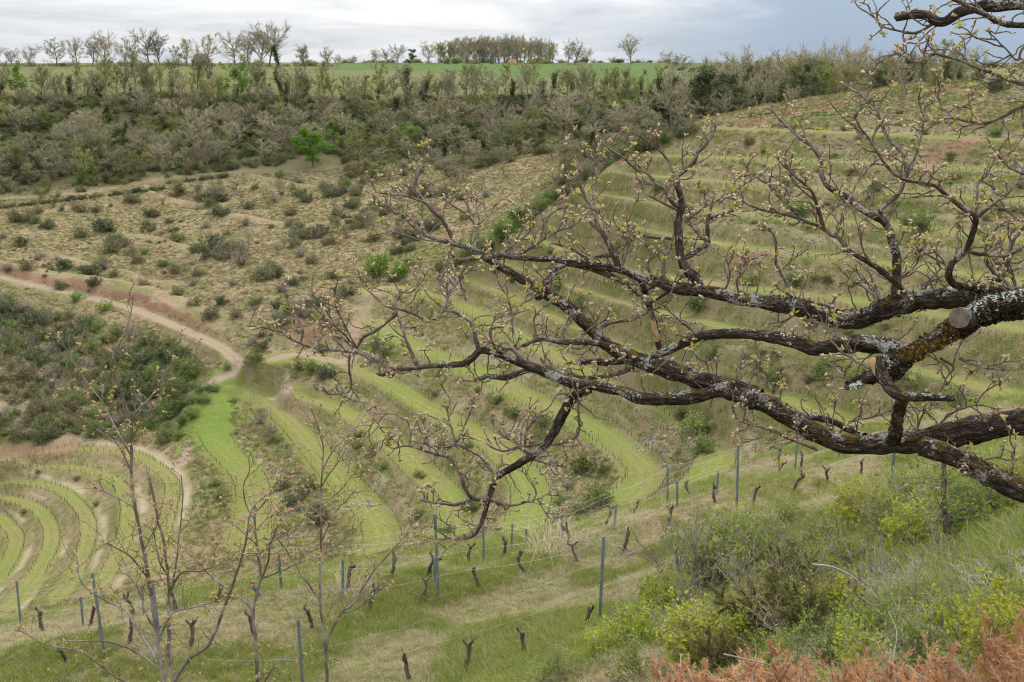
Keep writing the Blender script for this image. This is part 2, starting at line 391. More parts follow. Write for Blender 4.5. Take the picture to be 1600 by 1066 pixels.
def thing(name, loc, label, cat, group=None, rz=0.0, sc=1.0):
    o = bpy.data.objects.new(name, None); COL.objects.link(o); o.location = loc; o.rotation_euler = (0, 0, rz); o.scale = (sc,) * 3 if np.isscalar(sc) else sc
    o.empty_display_size = 0.2
    o['label'] = label; o['category'] = cat
    if group: o['group'] = group
    return o

# ------------------------------------------------------------------ what covers the ground, by place
PATHS = {  # (u, v) on the ground, half width in metres, earth bank height uphill
 'road': ([(-60, 418), (0, 432), (60, 448), (130, 463), (200, 480), (270, 508), (320, 530), (352, 548), (370, 565), (362, 582), (335, 596), (316, 603), (290, 612)], 1.3),
 'upper': ([(-40, 315), (60, 306), (130, 300), (210, 285), (270, 276), (330, 264), (400, 254)], 0.6),
 'spur': ([(425, 563), (450, 555), (475, 553), (500, 559), (530, 566), (545, 562)], 1.3),
 'spurup': ([(548, 528), (556, 510), (566, 488), (576, 468), (590, 452), (606, 449), (640, 452)], 1.0),
 'lefttrack': ([(-40, 640), (0, 639), (40, 635)], 1.4),
 'lowleft': ([(-40, 712), (0, 707), (40, 704), (75, 703), (110, 700)], 2.6),
}
PW = {k: resample(hit(*np.array(p, float).T), 0.6) for k, (p, _) in PATHS.items()}
pk = list(PW); NP_ = Near([PW[k] for k in pk])
shp = gx.shape; X = gx.ravel(); Y = gy.ravel(); Rg = np.hypot(X, Y)
pd, pi_, ps = NP_.q(X, Y, 9)
pid = NP_.id[pi_]
hw = np.array([PATHS[k][1] for k in pk])[pid]
isroad = pid == pk.index('road'); islow = pid == pk.index('lowleft')
# level the road into the slope, cut bank on its uphill side (left of its direction)
t = ss(hw * 0.9, hw * 1.7, pd)
Hf = GH.ravel().copy()
near_road = (isroad | (pid == pk.index('upper'))) & (pd < 9)
Hf = np.where(near_road, (NP_.P[pi_, 2]) * (1 - t) + Hf * t, Hf)
edge = 2.7 + 1.1 * (fbm(X / 2.5, Y / 2.5, 77, 2) - 0.5) * 2
bank = isroad & (ps > 0) & (pd < 9)
rs0 = int(np.argmax(NP_.id == pk.index('road'))); rfrac = (pi_ - rs0) / float((NP_.id == pk.index('road')).sum()); alongfade = 1 - ss(0.62, 0.76, rfrac)
Hf = np.where(bank, Hf + alongfade * ss(edge - 0.5, edge + 0.3, pd) * (1 - ss(5.5, 9, pd)), Hf)
GH = Hf.reshape(shp); _TAN = GH / RR[:, None]
m_path = np.where(pd < 9, 1 - ss(hw * 0.75, hw * 1.15, pd + 0.8 * (fbm(X / 1.5, Y / 1.5, 5, 3) - 0.5)), 0)
m_path = m_path * (1 - np.where(pd < 9, 0.5 * np.exp(-(pd / 0.32) ** 2) * ss(0.35, 0.6, fbm(X / 4, Y / 4, 17, 2)), 0))
m_path = np.where(pid == pk.index('spurup'), m_path * 0.55, np.where(pid == pk.index('upper'), m_path * 0.55, m_path))
m_earth = np.where(bank, alongfade * ss(1.5, 2.0, pd) * (1 - ss(edge + 0.2, edge + 0.7, pd)), 0)
m_earth = np.maximum(m_earth, np.where(islow & (pd < 9), 0.6 * (1 - ss(1.2, 2.2, pd)), 0)); m_path = np.where(islow, 0, m_path)
uu, vv, _f = proj(np.stack([X, Y, GH.ravel()], -1))
uu = np.where(_f > 0.1, uu, -9999)
def blob(u, v, rx, ry, soft=0.5, s=0):
    p = hit(u, v)[0]; q = np.hypot((X - p[0]) / rx, (Y - p[1]) / ry) + 0.7 * (fbm(X / 1.6, Y / 1.6, 31 + s, 3) - 0.5)
    return 1 - ss(1 - soft, 1 + soft * 0.3, q)
for a in ((446, 610, 1.6, 2.6), (434, 619, 2.0, 1.0), (545, 563, 1.8, 2.2), (702, 455, 1.8, 4.0), (715, 440, 1.2, 3.0), (284, 722, 1.2, 2.5), (291, 706, 0.8, 4.0), (445, 601, .9, 3)):
    m_path = np.maximum(m_path, blob(*a))
for k, a in enumerate(((1290, 166, 6, 3.0), (1255, 172, 5, 2.5), (1310, 162, 4, 2), (1480, 138, 4, 2), (1515, 146, 2, 1.5), (1165, 196, 8, 1.5), (985, 241, 6, 1.2), (1180, 395, 5, 1.8), (1500, 225, 8, 2), (490, 510, 5, 4), (548, 545, 1.5, 3), (556, 515, 1.2, 5))):
    m_earth = np.maximum(m_earth, 0.9 * blob(*a, s=k))
m_rock = np.zeros(len(X))
for k, a in enumerate(((1330, 250, 10, 2), (1280, 240, 7, 2), (1450, 262, 9, 2.5), (1560, 268, 8, 3), (1300, 180, 9, 2), (1400, 176, 9, 2), (1590, 145, 6, 4), (1190, 403, 7, 2), (1060, 690, 2.5, 6), (1010, 692, 2, 3), (880, 765, 1.6, 5), (865, 745, 1.2, 4), (925, 730, 2, 3), (880, 790, 1.5, 4), (455, 835, 5, 2), (560, 790, 3, 2))):
    m_rock = np.maximum(m_rock, 0.8 * blob(*a, soft=0.9, s=50 + k))
az_d = np.degrees(np.arctan2(X, Y))
wn = fbm(X / 25.0, Y / 25.0, 41, 3) - 0.5
m_wood = ss(318, 336, Rg + 30 * wn) * (1 - ss(398, 408, Rg)) * (1 - ss(8.0, 11.0, az_d))
# far side of the valley foot between the right hill and the wooded slope
m_wood = np.maximum(m_wood, ss(226, 240, Rg) * (1 - ss(330, 360, Rg)) * ss(1.5, 4.5, az_d + 8 * wn) * (1 - ss(8.5, 10.5, az_d)))
m_field = ss(428, 440, Rg + 40 * (0.5 - ss(2, 7.5, az_d)) * 0 ) * ss(-9.0, -8.6, az_d) * (1 - ss(0, 1, 1 - ss(470, 478, Rg + 48 * ss(1.5, 7.5, az_d))))
m_field = m_field * (1 - ss(8.6, 9.6, az_d + 1.2 * wn)) + 0.35 * (Rg > 418) * ss(9.6, 10.5, az_d + 1.2 * wn)
m_scrub = ss(196, 204, Rg) * (1 - ss(330, 345, Rg + 20 * wn)) * (1 - ss(-6.5, -3.5, az_d + 3 * wn)) 
LN = [[(205, 368), (250, 372), (300, 388), (335, 403)], [(95, 398), (150, 415), (210, 428), (280, 441)], [(0, 340), (60, 330), (120, 322)], [(330, 330), (420, 345), (470, 352), (530, 345)], [(-20, 275), (60, 268), (140, 262), (210, 268)], [(400, 275), (480, 290), (560, 285)], [(240, 300), (310, 318), (380, 312)]]
NL_ = Near([resample(hit(*np.array(l, float).T), 0.6) for l in LN]); ld_, li_, ls_ = NL_.q(X, Y, 4)
m_wall = np.where(ld_ < 4, (1 - ss(0.3, 0.9, ld_ + 1.2 * (fbm(X / 3, Y / 3, 19, 3) - 0.5))) , 0); m_earth = np.maximum(m_earth, 0.5 * m_wall); m_rock = np.maximum(m_rock, 0.6 * m_wall)
GH = (GH.ravel() + np.where(ld_ < 4, 0.5 * np.sign(-ls_) * (1 - ss(0.2, 3.5, ld_)) * ss(0, 0.3, ld_), 0)).reshape(shp); _TAN = GH / RR[:, None]
m_scrub = np.maximum(m_scrub, ss(250, 262, Rg) * (1 - ss(330, 345, Rg)) * (1 - ss(1, 4, az_d)))
m_scrub = np.maximum(m_scrub, 0.8 * ss(166, 178, Rg) * (1 - ss(204, 212, Rg)) * (1 - ss(-13.4, -12.6, az_d + 1.5 * wn)))
bd = gd.ravel(); bw = np.where(np.isin(NB.id, [bkeys.index(k) for k in ('la', 'lb', 'lc', 'ld', 'le')]), 1.35, 3.0)[gi]
isl = bw < 2
m_bench = np.where(bd < 16, 1 - ss(bw * 0.75, bw * 1.35, bd + 1.9 * (fbm(X / 1.9, Y / 1.9, 61, 3) - 0.5)), 0)
gr_r = np.gradient(GH, RR, axis=0); gr_a = np.gradient(GH, AZ, axis=1) / RR[:, None]; SLOPE = np.hypot(gr_r, gr_a)
m_bench *= 1 - ss(0.30, 0.62, SLOPE.ravel())
m_bench *= np.where(np.isin(NB.id, [bkeys.index(k) for k in ('ta', 'tb', 'tc', 'td', 'te', 'tf', 'tg')])[gi], 0.30 + 0.5 * ss(0.4, 0.62, fbm(X / 11, Y / 11, 29, 3)), 0.72 + 0.28 * ss(0.35, 0.6, fbm(X / 5, Y / 5, 30, 3)))
m_bench *= (1 - m_path) * (1 - 0.8 * m_earth)
# wheel-worn, drier middle of each bench and the bare foot of the bank
sd = gside
m_worn = np.where(bd < 16, np.exp(-((np.abs(sd) - 0.55) / 0.28) ** 2), 0) * m_bench
m_foot = np.where((bd < 16) & isl, np.exp(-((sd - 1.9) / 0.55) ** 2), 0)
m_foot = np.maximum(m_foot, np.where((bd < 16) & ~isl, 0.55 * np.exp(-((sd - 3.6) / 0.9) ** 2), 0)) * ss(0.35, 0.6, fbm(X / 5, Y / 5, 88, 3))
m_terr = np.where((Rg > 95) & (Rg < 245) & (m_scrub < 0.5), 1.0, 0.0)
m_near = 1 - ss(52, 70, Rg)
m_spur = blob(332, 640, 6, 14) * 0.9       # lush track on the spur
m_bench = np.maximum(m_bench, m_spur)
nv = len(X)
quads = (np.arange(len(RR) - 1)[:, None] * len(AZ) + np.arange(len(AZ) - 1)[None]).ravel()
Q = np.stack([quads, quads + 1, quads + 1 + len(AZ), quads + len(AZ)], 1)[:, ::-1]
wr = np.arange(len(RR) - 1) * len(AZ)
Q = np.concatenate([Q, np.stack([wr + len(AZ) - 1, wr, wr + len(AZ), wr + 2 * len(AZ) - 1], 1)[:, ::-1]])
Vg = np.stack([X, Y, GH.ravel()], 1)
Vg = np.concatenate([Vg, [[0, 0, Vg[:len(AZ), 2].mean()]]])
fan = np.stack([np.arange(len(AZ)), np.full(len(AZ), nv), np.roll(np.arange(len(AZ)), -1)], 1)
def attrs(me, name, *ch):
    a = me.attributes.new(name, 'FLOAT_COLOR', 'POINT'); c = np.zeros((len(me.vertices), 4), np.float32); c[:, 3] = 0
    for i, m in enumerate(ch): c[:len(m), i] = m
    a.data.foreach_set('color', c.ravel())

G = Mat('ground', 0.95, 0.1)
co = G.coord(); A1 = G.sepc(G.attr('cov1').outputs[0]); A2 = G.sepc(G.attr('cov2').outputs[0]); A3 = G.sepc(G.attr('cov3').outputs[0])
a1w = G.attr('cov1').outputs[3]
n_l = G.noise(co, 0.12, 3, 0.6); n_m = G.noise(co, 0.8, 4, 0.65); n_s = G.noise(co, 4.5, 3, 0.7); n_t = G.noise(co, 22, 2, 0.7)
dry = G.ramp(n_s, (0.25, (0.132, 0.098, 0.053)), (0.5, (0.228, 0.176, 0.098)), (0.78, (0.34, 0.272, 0.160)))
olive = G.ramp(n_s, (0.25, (0.075, 0.086, 0.025)), (0.55, (0.138, 0.148, 0.045)), (0.8, (0.22, 0.215, 0.078)))
lush = G.ramp(n_s, (0.22, (0.100, 0.116, 0.024)), (0.5, (0.170, 0.184, 0.044)), (0.8, (0.265, 0.26, 0.080)))
gr = G.math('ADD', G.math('MULTIPLY', n_m, 0.9), G.math('MULTIPLY', n_l, 0.7))
c = G.mix(G.rng(gr, 0.66, 0.92), dry, olive)
c = G.mix(G.math('MULTIPLY', A2[2], G.rng(G.math('ADD', G.math('MULTIPLY', n_m, 0.6), G.math('MULTIPLY', n_l, 0.4)), 0.38, 0.58, 0.95, 0.25)), c, G.ramp(n_s, (0.2, (0.160, 0.118, 0.070)), (0.5, (0.272, 0.208, 0.128)), (0.8, (0.395, 0.312, 0.205))))
c = G.mix(A2[0], c, G.ramp(n_s, (0.25, (0.075, 0.065, 0.035)), (0.55, (0.13, 0.12, 0.062)), (0.8, (0.22, 0.19, 0.115))))
bf = G.math('MULTIPLY', A1[0], G.rng(G.math('ADD', G.math('MULTIPLY', n_m, 0.7), G.math('MULTIPLY', n_l, 0.3)), 0.3, 0.58, 0.25, 0.95))
c = G.mix(bf, c, lush)
c = G.mix(G.math('MULTIPLY', A3[0], G.rng(n_m, 0.35, 0.65, 0.0, 0.6)), c, G.ramp(n_s, (0.3, (0.22, 0.20, 0.085)), (0.7, (0.34, 0.31, 0.14))))
c = G.mix(G.math('MULTIPLY', A3[1], 0.85), c, G.ramp(n_s, (0.3, (0.30, 0.245, 0.155)), (0.7, (0.46, 0.39, 0.27))))
c = G.mix(G.math('MULTIPLY', G.attr('cov3').outputs[3], 0.7), c, G.ramp(n_s, (0.25, (0.075, 0.135, 0.018)), (0.55, (0.13, 0.205, 0.035)), (0.8, (0.21, 0.28, 0.065))))
field = G.ramp(n_m, (0.3, (0.072, 0.118, 0.032)), (0.7, (0.108, 0.152, 0.046)))
c = G.mix(A2[1], c, field)
c = G.mix(A3[2], c, G.ramp(n_m, (0.3, (0.105, 0.118, 0.042)), (0.7, (0.165, 0.168, 0.068))))
c = G.mix(A1[2], c, G.ramp(n_s, (0.25, (0.165, 0.092, 0.058)), (0.55, (0.265, 0.158, 0.102)), (0.8, (0.37, 0.245, 0.170))))
vr = G.voro(co, 3.0)
c = G.mix(G.math('MULTIPLY', a1w, G.rng(vr, 0.15, 0.35, 1.0, 0.0)), c, G.ramp(n_t, (0.3, (0.22, 0.19, 0.165)), (0.7, (0.42, 0.385, 0.35))))
c = G.mix(A1[1], c, G.ramp(n_s, (0.25, (0.205, 0.150, 0.103)), (0.5, (0.290, 0.222, 0.158)), (0.8, (0.39, 0.312, 0.232))))
c = G.hsv(c, 0.5, 1.0, G.rng(n_t, 0.25, 0.75, 0.72, 1.25, False))
G.col(c)
hb = G.math('ADD', G.math('MULTIPLY', n_s, 0.35), G.math('MULTIPLY', n_t, 0.10))
G.bump(hb, 0.8, 0.4)
gme = mesh_np('ground', Vg, [Q, fan], True, G.m)
m_mead = ss(405, 412, Rg) * (1 - m_field) * (1 - 0.25 * ss(600, 800, Rg)) * (Rg < 1200)
attrs(gme, 'cov1', m_bench, m_path, m_earth, m_rock)
attrs(gme, 'cov2', m_wood * (1 - m_path), m_field, m_scrub)
attrs(gme, 'cov3', m_worn, m_foot, m_mead, np.clip(m_spur + 0.45 * m_bench * ss(0.5, 0.65, fbm(X / 9, Y / 9, 33, 2)), 0, 1))
ground = link_obj('ground', gme, kind='structure', label='hillsides and valley floor with grassy terraces, dry banks and dirt tracks')

# ------------------------------------------------------------------ mesh pieces
class Buf:
    def __init__(s): s.V = []; s.F3 = []; s.F4 = []; s.n = 0; s.c = []
    def add(s, V, F4=None, F3=None, c=None):
        V = np.asarray(V, float)
        if F4 is not None and len(F4): s.F4.append(np.asarray(F4) + s.n)
        if F3 is not None and len(F3): s.F3.append(np.asarray(F3) + s.n)
        s.V.append(V); s.n += len(V); s.c.append(np.full(len(V), 0.5) if c is None else np.broadcast_to(c, (len(V),)))
    def mesh(s, name, mat, smooth=True):
        f = []
        if s.F4: f.append(np.concatenate(s.F4))
        if s.F3: f.append(np.concatenate(s.F3))
        me = mesh_np(name, np.concatenate(s.V) if s.V else np.zeros((0, 3)), f, smooth, mat)
        a = me.attributes.new('tint', 'FLOAT', 'POINT'); a.data.foreach_set('value', np.concatenate(s.c).astype(np.float32) if s.c else np.zeros(0, np.float32))
        return me
def frames(P):
    T = np.gradient(P, axis=0); T /= np.maximum(np.linalg.norm(T, axis=1), 1e-9)[:, None]
    m = np.abs(T).mean(0); ref = np.eye(3)[np.argmin(m)]
    A = np.cross(T, ref); A /= np.maximum(np.linalg.norm(A, axis=1), 1e-9)[:, None]
    return T, A, np.cross(T, A)
def tube(P, r, n=6, cap=True):
    P = np.asarray(P, float); r = np.broadcast_to(np.asarray(r, float), (len(P),)); T, A, B = frames(P)
    th = np.linspace(0, 2 * np.pi, n, endpoint=False)
    V = P[:, None] + r[:, None, None] * (np.cos(th)[None, :, None] * A[:, None] + np.sin(th)[None, :, None] * B[:, None])
    m = len(P); i = np.arange(m - 1)[:, None] * n; j = np.arange(n)[None]; j2 = (j + 1) % n
    Fq = np.stack([i + j, i + j2, i + n + j2, i + n + j], -1).reshape(-1, 4)
    V = V.reshape(-1, 3); F3 = []
    if cap:
        V = np.concatenate([V, P[-1:] + T[-1:] * r[-1] * 0.5]); e = (m - 1) * n
        F3 = np.stack([e + np.arange(n), e + (np.arange(n) + 1) % n, np.full(n, len(V) - 1)], 1)
    return V, Fq, F3
def cones(P0, P1, r):
    """many thin three-sided spikes at once"""
    P0 = np.asarray(P0, float); P1 = np.asarray(P1, float); n = len(P0)
    if n == 0: return np.zeros((0, 3)), np.zeros((0, 3), int)
    d = P1 - P0; ref = np.where(np.abs(d[:, 2:3]) > np.abs(d[:, :1]), np.array([[1., 0, 0]]), np.array([[0., 0, 1]]))
    a = np.cross(d, ref); a /= np.maximum(np.linalg.norm(a, axis=1), 1e-9)[:, None]
    b = np.cross(d, a); b /= np.maximum(np.linalg.norm(b, axis=1), 1e-9)[:, None]
    r = np.broadcast_to(np.asarray(r, float), (n,))[:, None]
    V = np.stack([P0 + a * r, P0 + (-0.5 * a + 0.866 * b) * r, P0 + (-0.5 * a - 0.866 * b) * r, P1], 1).reshape(-1, 3)
    k = np.arange(n)[:, None] * 4
    Fc = np.concatenate([k + [[0, 1, 3]], k + [[1, 2, 3]], k + [[2, 0, 3]]])
    return V, Fc
def leaf_quads(C, size, g, up=0.3, asp=0.6, cup=0.15):
    """leaf-shaped diamonds, folded a little on the midrib"""
    n = len(C); d = g.normal(size=(n, 3)); d[:, 2] = d[:, 2] * 0.7 + up; d /= np.linalg.norm(d, axis=1)[:, None]
    q = g.normal(size=(n, 3)); s = np.cross(d, q); s /= np.maximum(np.linalg.norm(s, axis=1), 1e-9)[:, None]
    nn = np.cross(s, d)
    L_ = (np.broadcast_to(size, (n,)) * g.uniform(0.7, 1.3, n))[:, None]
    V = np.stack([C, C + d * L_ * 0.5 + s * L_ * asp * 0.5 + nn * L_ * cup, C + d * L_, C + d * L_ * 0.5 - s * L_ * asp * 0.5 + nn * L_ * cup], 1).reshape(-1, 3)
    k = np.arange(n)[:, None] * 4
    return V, np.concatenate([k + [[0, 1, 2]], k + [[0, 2, 3]]])
def wander(p, d, length, n, g, wig=0.25, up=0.0):
    P = [np.array(p, float)]; d = np.array(d, float); d /= np.linalg.norm(d)
    for i in range(n):
        d = d + g.normal(size=3) * wig; d[2] += up; d /= np.linalg.norm(d); P.append(P[-1] + d * length / n)
    return np.array(P)

# ------------------------------------------------------------------ plant materials
def bark_mat(name, c0, c1, scale=6.0):
    m = Mat(name, 0.9, 0.15); co = m.coord(); n = m.noise(co, scale, 4, 0.65)
    c = m.ramp(n, (0.3, c0), (0.7, c1)); c = m.hsv(c, 0.5, 1.0, m.rng(m.rand(), 0, 1, 0.75, 1.3, False)); m.col(c); return m.m
def leaf_mat(name, c0, c1, transl=0.25, scale=1.2, hue=0.02, val=(0.75, 1.3)):
    m = Mat(name, 0.65, 0.25); co = m.coord(); n = m.noise(co, scale, 2, 0.6); t = m.attr('tint').outputs[2]
    c = m.ramp(m.math('ADD', m.math('MULTIPLY', n, 0.5), m.math('MULTIPLY', t, 0.5)), (0.25, c0), (0.75, c1))
    r = m.rand(); c = m.hsv(c, m.rng(r, 0, 1, 0.5 - hue, 0.5 + hue, False), 1.0, m.rng(m.math('FRACT', m.math('MULTIPLY', r, 7.31)), 0, 1, *val, False))
    m.col(c)
    if transl:
        tr = m.N.new('ShaderNodeBsdfTranslucent'); m.link(c, tr.inputs[0]); mx = m.N.new('ShaderNodeMixShader'); mx.inputs[0].default_value = transl
        o = [n for n in m.N if n.type == 'OUTPUT_MATERIAL'][0]
        m.L.new(m.b.outputs[0], mx.inputs[1]); m.L.new(tr.outputs[0], mx.inputs[2]); m.L.new(mx.outputs[0], o.inputs[0])
    return m.m
M_BARKF = bark_mat('far_bark', (0.11, 0.09, 0.075), (0.24, 0.205, 0.175), 1.0)
M_BARKG = bark_mat('grey_twig', (0.165, 0.14, 0.10), (0.30, 0.265, 0.20), 2.0)
M_TWIGF = bark_mat('far_twig', (0.190, 0.168, 0.102), (0.325, 0.292, 0.190), 1.0)
M_IVY = leaf_mat('ivy_leaf', (0.060, 0.085, 0.030), (0.135, 0.165, 0.058), 0.15)
M_EVER = leaf_mat('evergreen_leaf', (0.065, 0.085, 0.038), (0.145, 0.165, 0.072), 0.15)
M_SCRUB = leaf_mat('juniper_leaf', (0.105, 0.105, 0.045), (0.235, 0.215, 0.10), 0.15, hue=0.025)
M_FRESH = leaf_mat('fresh_leaf', (0.085, 0.15, 0.020), (0.19, 0.28, 0.045), 0.3)
M_YELLOW = leaf_mat('opening_leaf', (0.16, 0.185, 0.045), (0.30, 0.315, 0.09), 0.3, hue=0.025)
M_BRIGHT = leaf_mat('bright_leaf', (0.085, 0.19, 0.018), (0.19, 0.33, 0.035), 0.3, hue=0.006, val=(0.95, 1.1))
M_BUSHG = leaf_mat('green_bush_leaf', (0.105, 0.155, 0.038), (0.23, 0.29, 0.08), 0.25)

# ------------------------------------------------------------------ far trees and bushes: prototypes about 1 unit = 1 metre
def tree_skeleton(g, H, spread, clear=0.25, nl=8, lean=0.05, multi=1, tw=0.032, dense=1.0):
    trunk = Buf(); crown = Buf(); tips = []; body = []
    for st in range(multi):
        d0 = np.array([g.normal() * lean * (2.5 if multi > 1 else 1), g.normal() * lean * (2.5 if multi > 1 else 1), 1.0])
        p0 = np.array([g.normal() * 0.25, g.normal() * 0.25, -0.4]) if multi > 1 else np.array([0, 0, -0.5])
        P = wander(p0, d0, H * 0.8, 9, g, 0.07, 0.03); r = np.linspace(H * 0.022, H * 0.006, len(P)) * (0.8 if multi > 1 else 1)
        V, f4, f3 = tube(P, r, 6); trunk.add(V, f4, f3); body.append(P)
        for k in range(nl):
            t = clear + (1 - clear) * (k + g.uniform(0, 0.9)) / nl; i = min(int(t * 9), 8); p = P[i] + (P[i + 1] - P[i]) * (t * 9 - i)
            a = k * 2.4 + g.uniform(-0.5, 0.5); el_ = g.uniform(0.35, 0.9) + 0.35 * t
            L1 = spread * (1.0 - 0.45 * abs(t - 0.55) * 1.6) * g.uniform(0.75, 1.15)
            Q1 = wander(p, (math.cos(a), math.sin(a), math.tan(el_) * 0.8), L1, 5, g, 0.16, 0.06); r1 = np.linspace(H * 0.011 * (1.15 - 0.6 * t), H * 0.003, 6)
            V, f4, f3 = tube(Q1, r1, 4, False); crown.add(V, f4, None); body.append(Q1)
            for m in range(5):
                q = Q1[1 + m] if m < 5 else Q1[-1]; a2 = g.normal(size=3); dd = (Q1[min(m + 1, 5)] - Q1[m]); dd /= np.linalg.norm(dd)
                L2 = L1 * g.uniform(0.35, 0.6); Q2 = wander(q, dd + a2 * 0.65 + [0, 0, 0.25], L2, 3, g, 0.2, 0.05); V, f4, f3 = tube(Q2, np.linspace(H * 0.0045, H * 0.0022, 4), 3, False); crown.add(V, f4, None)
                nt3 = int(9 * dense); ii = g.uniform(0.6, 3.0, nt3); i0 = np.minimum(ii.astype(int), 2); s0 = Q2[i0] + (Q2[i0 + 1] - Q2[i0]) * (ii - i0)[:, None]
                d3 = g.normal(size=(nt3, 3)); d3 = d3 / np.linalg.norm(d3, axis=1)[:, None] + (Q2[-1] - Q2[0]) / np.linalg.norm(Q2[-1] - Q2[0]) * 0.9 + [0, 0, 0.25]
                e0 = s0 + d3 * (L2 * g.uniform(0.25, 0.5, nt3))[:, None]; V, f3 = cones(s0, e0, tw); crown.add(V, None, f3)
                # finest sprays
                s4 = np.repeat(s0 * 0.4 + e0 * 0.6, 2, 0); d4 = g.normal(size=s4.shape); d4[:, 2] += 0.3
                e4 = s4 + d4 * L2 * 0.17; V, f3 = cones(s4, e4, tw * 0.6); crown.add(V, None, f3)
                tips.append(e0); tips.append(e4)
    return trunk, crown, np.concatenate(tips), body
def clumps(g, centres, per, rad, size, flat=0.8, asp=0.7):
    b = Buf()
    C = np.repeat(centres, per, 0); off = g.normal(size=C.shape); off /= np.maximum(np.linalg.norm(off, axis=1), 1e-6)[:, None]
    rr = np.broadcast_to(rad, (len(centres),)); off *= (np.repeat(rr, per) * g.uniform(0.35, 1.0, len(C)) ** 0.5)[:, None]; off[:, 2] *= flat
    V, f3 = leaf_quads(C + off, size, g, 0.25, asp)
    tint = np.repeat(np.clip(np.repeat(g.uniform(0.1, 0.9, len(centres)), per) + g.normal(size=len(C)) * 0.12, 0, 1), 4)
    b.add(V, None, f3, tint); return b
PROTO = {}
def proto(kind, parts, h): PROTO.setdefault(kind, []).append((parts, h))
for s in range(5):                                   # bare trees
    g = np.random.default_rng(100 + s); H = 10.0; tr, cw, tips, _ = tree_skeleton(g, H, 4.3 + 0.5 * s % 1.3, 0.24, 13, 0.06, 1, 0.036, 1.35)
    proto('bare', [('trunk', tr.mesh('trunk', M_BARKF)), ('crown', cw.mesh('crown', M_TWIGF))], H)
for s in range(5):                                   # dense-crowned trees of the wood
    g = np.random.default_rng(150 + s); H = 10.0; tr, cw, tips, _ = tree_skeleton(g, H, 4.4, 0.12, 10, 0.08, 1 + s % 2, 0.060, 1.5 if s % 2 == 0 else 0.9)
    proto('haze', [('trunk', tr.mesh('trunk', M_BARKF)), ('crown', cw.mesh('crown', M_TWIGF))], H)
for s in range(4):                                   # trees with ivy up the trunk
    g = np.random.default_rng(200 + s); H = 10.0; tr, cw, tips, body = tree_skeleton(g, H, 2.9, 0.3, 8, 0.06, 1 + s % 2, 0.030, 0.8)
    pts = np.concatenate([b[:-1] + (b[1:] - b[:-1]) * g.uniform(0, 1, (len(b) - 1, 1)) for b in body[:1 + s % 2] for _ in range(3)] + [b[:4] for b in body[1:9]])
    iv = clumps(g, pts, 24, g.uniform(0.35, 1.05, len(pts)), 0.36, 1.2)
    proto('ivy', [('trunk', tr.mesh('trunk', M_BARKF)), ('crown', cw.mesh('crown', M_TWIGF)), ('ivy', iv.mesh('ivy', M_IVY, False))], H)
for s in range(3):                                   # leaves just opening
    g = np.random.default_rng(300 + s); H = 10.0; tr, cw, tips, _ = tree_skeleton(g, H, 3.4, 0.22, 9, 0.06, 1 + s % 2, 0.03, 0.9)
    sel = tips[g.choice(len(tips), min(1500, len(tips)), False)]; lf = Buf(); V, f3 = leaf_quads(sel, 0.30, g, 0.2, 0.7); lf.add(V, None, f3, np.repeat(g.uniform(0, 1, len(sel)), 4))
    proto('leafing', [('trunk', tr.mesh('trunk', M_BARKF)), ('crown', cw.mesh('crown', M_TWIGF)), ('foliage', lf.mesh('foliage', M_YELLOW, False))], H)
for s in range(2):                                   # full fresh crown
    g = np.random.default_rng(400 + s); H = 10.0; tr, cw, tips, _ = tree_skeleton(g, H, 3.6, 0.15, 9, 0.06, 1, 0.03, 0.6)
    sel = tips[g.choice(len(tips), 130, False)]; lf = clumps(g, sel, 34, g.uniform(0.5, 0.95, 130), 0.34)
    proto('bright', [('trunk', tr.mesh('trunk', M_BARKF)), ('crown', cw.mesh('crown', M_TWIGF)), ('foliage', lf.mesh('foliage', M_BRIGHT, False))], H)
    proto('fresh', [('trunk', tr.mesh('trunk', M_BARKF)), ('crown', cw.mesh('crown', M_TWIGF)), ('foliage', clumps(g, sel[:80], 26, g.uniform(0.4, 0.8, 80), 0.32).mesh('foliage', M_FRESH, False))], H)
for s in range(3):                                   # evergreen
    g = np.random.default_rng(500 + s); H = 10.0; tr, cw, tips, _ = tree_skeleton(g, H, 2.6, 0.2, 9, 0.04, 1, 0.03, 0.5)
    sel = tips[g.choice(len(tips), 120, False)]; lf = clumps(g, sel, 34, g.uniform(0.5, 1.0, 120), 0.30, 0.6)
    proto('evergreen', [('trunk', tr.mesh('trunk', M_BARKF)), ('crown', cw.mesh('crown', M_TWIGF)), ('foliage', lf.mesh('foliage', M_EVER, False))], H)
def bush_proto(kind, seed, mat, size, nb, per, twmat=M_TWIGF, sprig=0.5):
    g = np.random.default_rng(seed); st = Buf(); C = []
    for k in range(nb):
        a = g.uniform(0, 6.28); el_ = g.uniform(0.25, 1.45); d = np.array([math.cos(a) * math.cos(el_), math.sin(a) * math.cos(el_), math.sin(el_)])
        Lb = g.uniform(0.55, 1.0) * (0.75 + 0.25 * math.sin(el_)); P = wander((g.normal() * 0.12, g.normal() * 0.12, -0.06), d, Lb, 4, g, 0.18, 0.03)
        V, f4, f3 = tube(P, np.linspace(0.022, 0.008, 5), 3, False); st.add(V, f4, None)
        C.append(P[-1]); C.append(P[-2] + g.normal(size=3) * 0.08); C.append(P[2] + g.normal(size=3) * 0.15)
        e0 = P[g.integers(1, 5, 6)]; V, f3 = cones(e0, e0 + g.normal(size=(6, 3)) * 0.2 + [0, 0, 0.1], 0.009); st.add(V, None, f3)
    C = np.array(C); C[:, 2] = np.maximum(C[:, 2], 0.05)
    parts = [('stem', st.mesh('stem', twmat))]
    if per:
        lf = clumps(g, C, per, g.uniform(0.12, 0.26, len(C)), size, 0.8); parts.append(('foliage', lf.mesh('foliage', mat, False)))
    proto(kind, parts, 1.0)
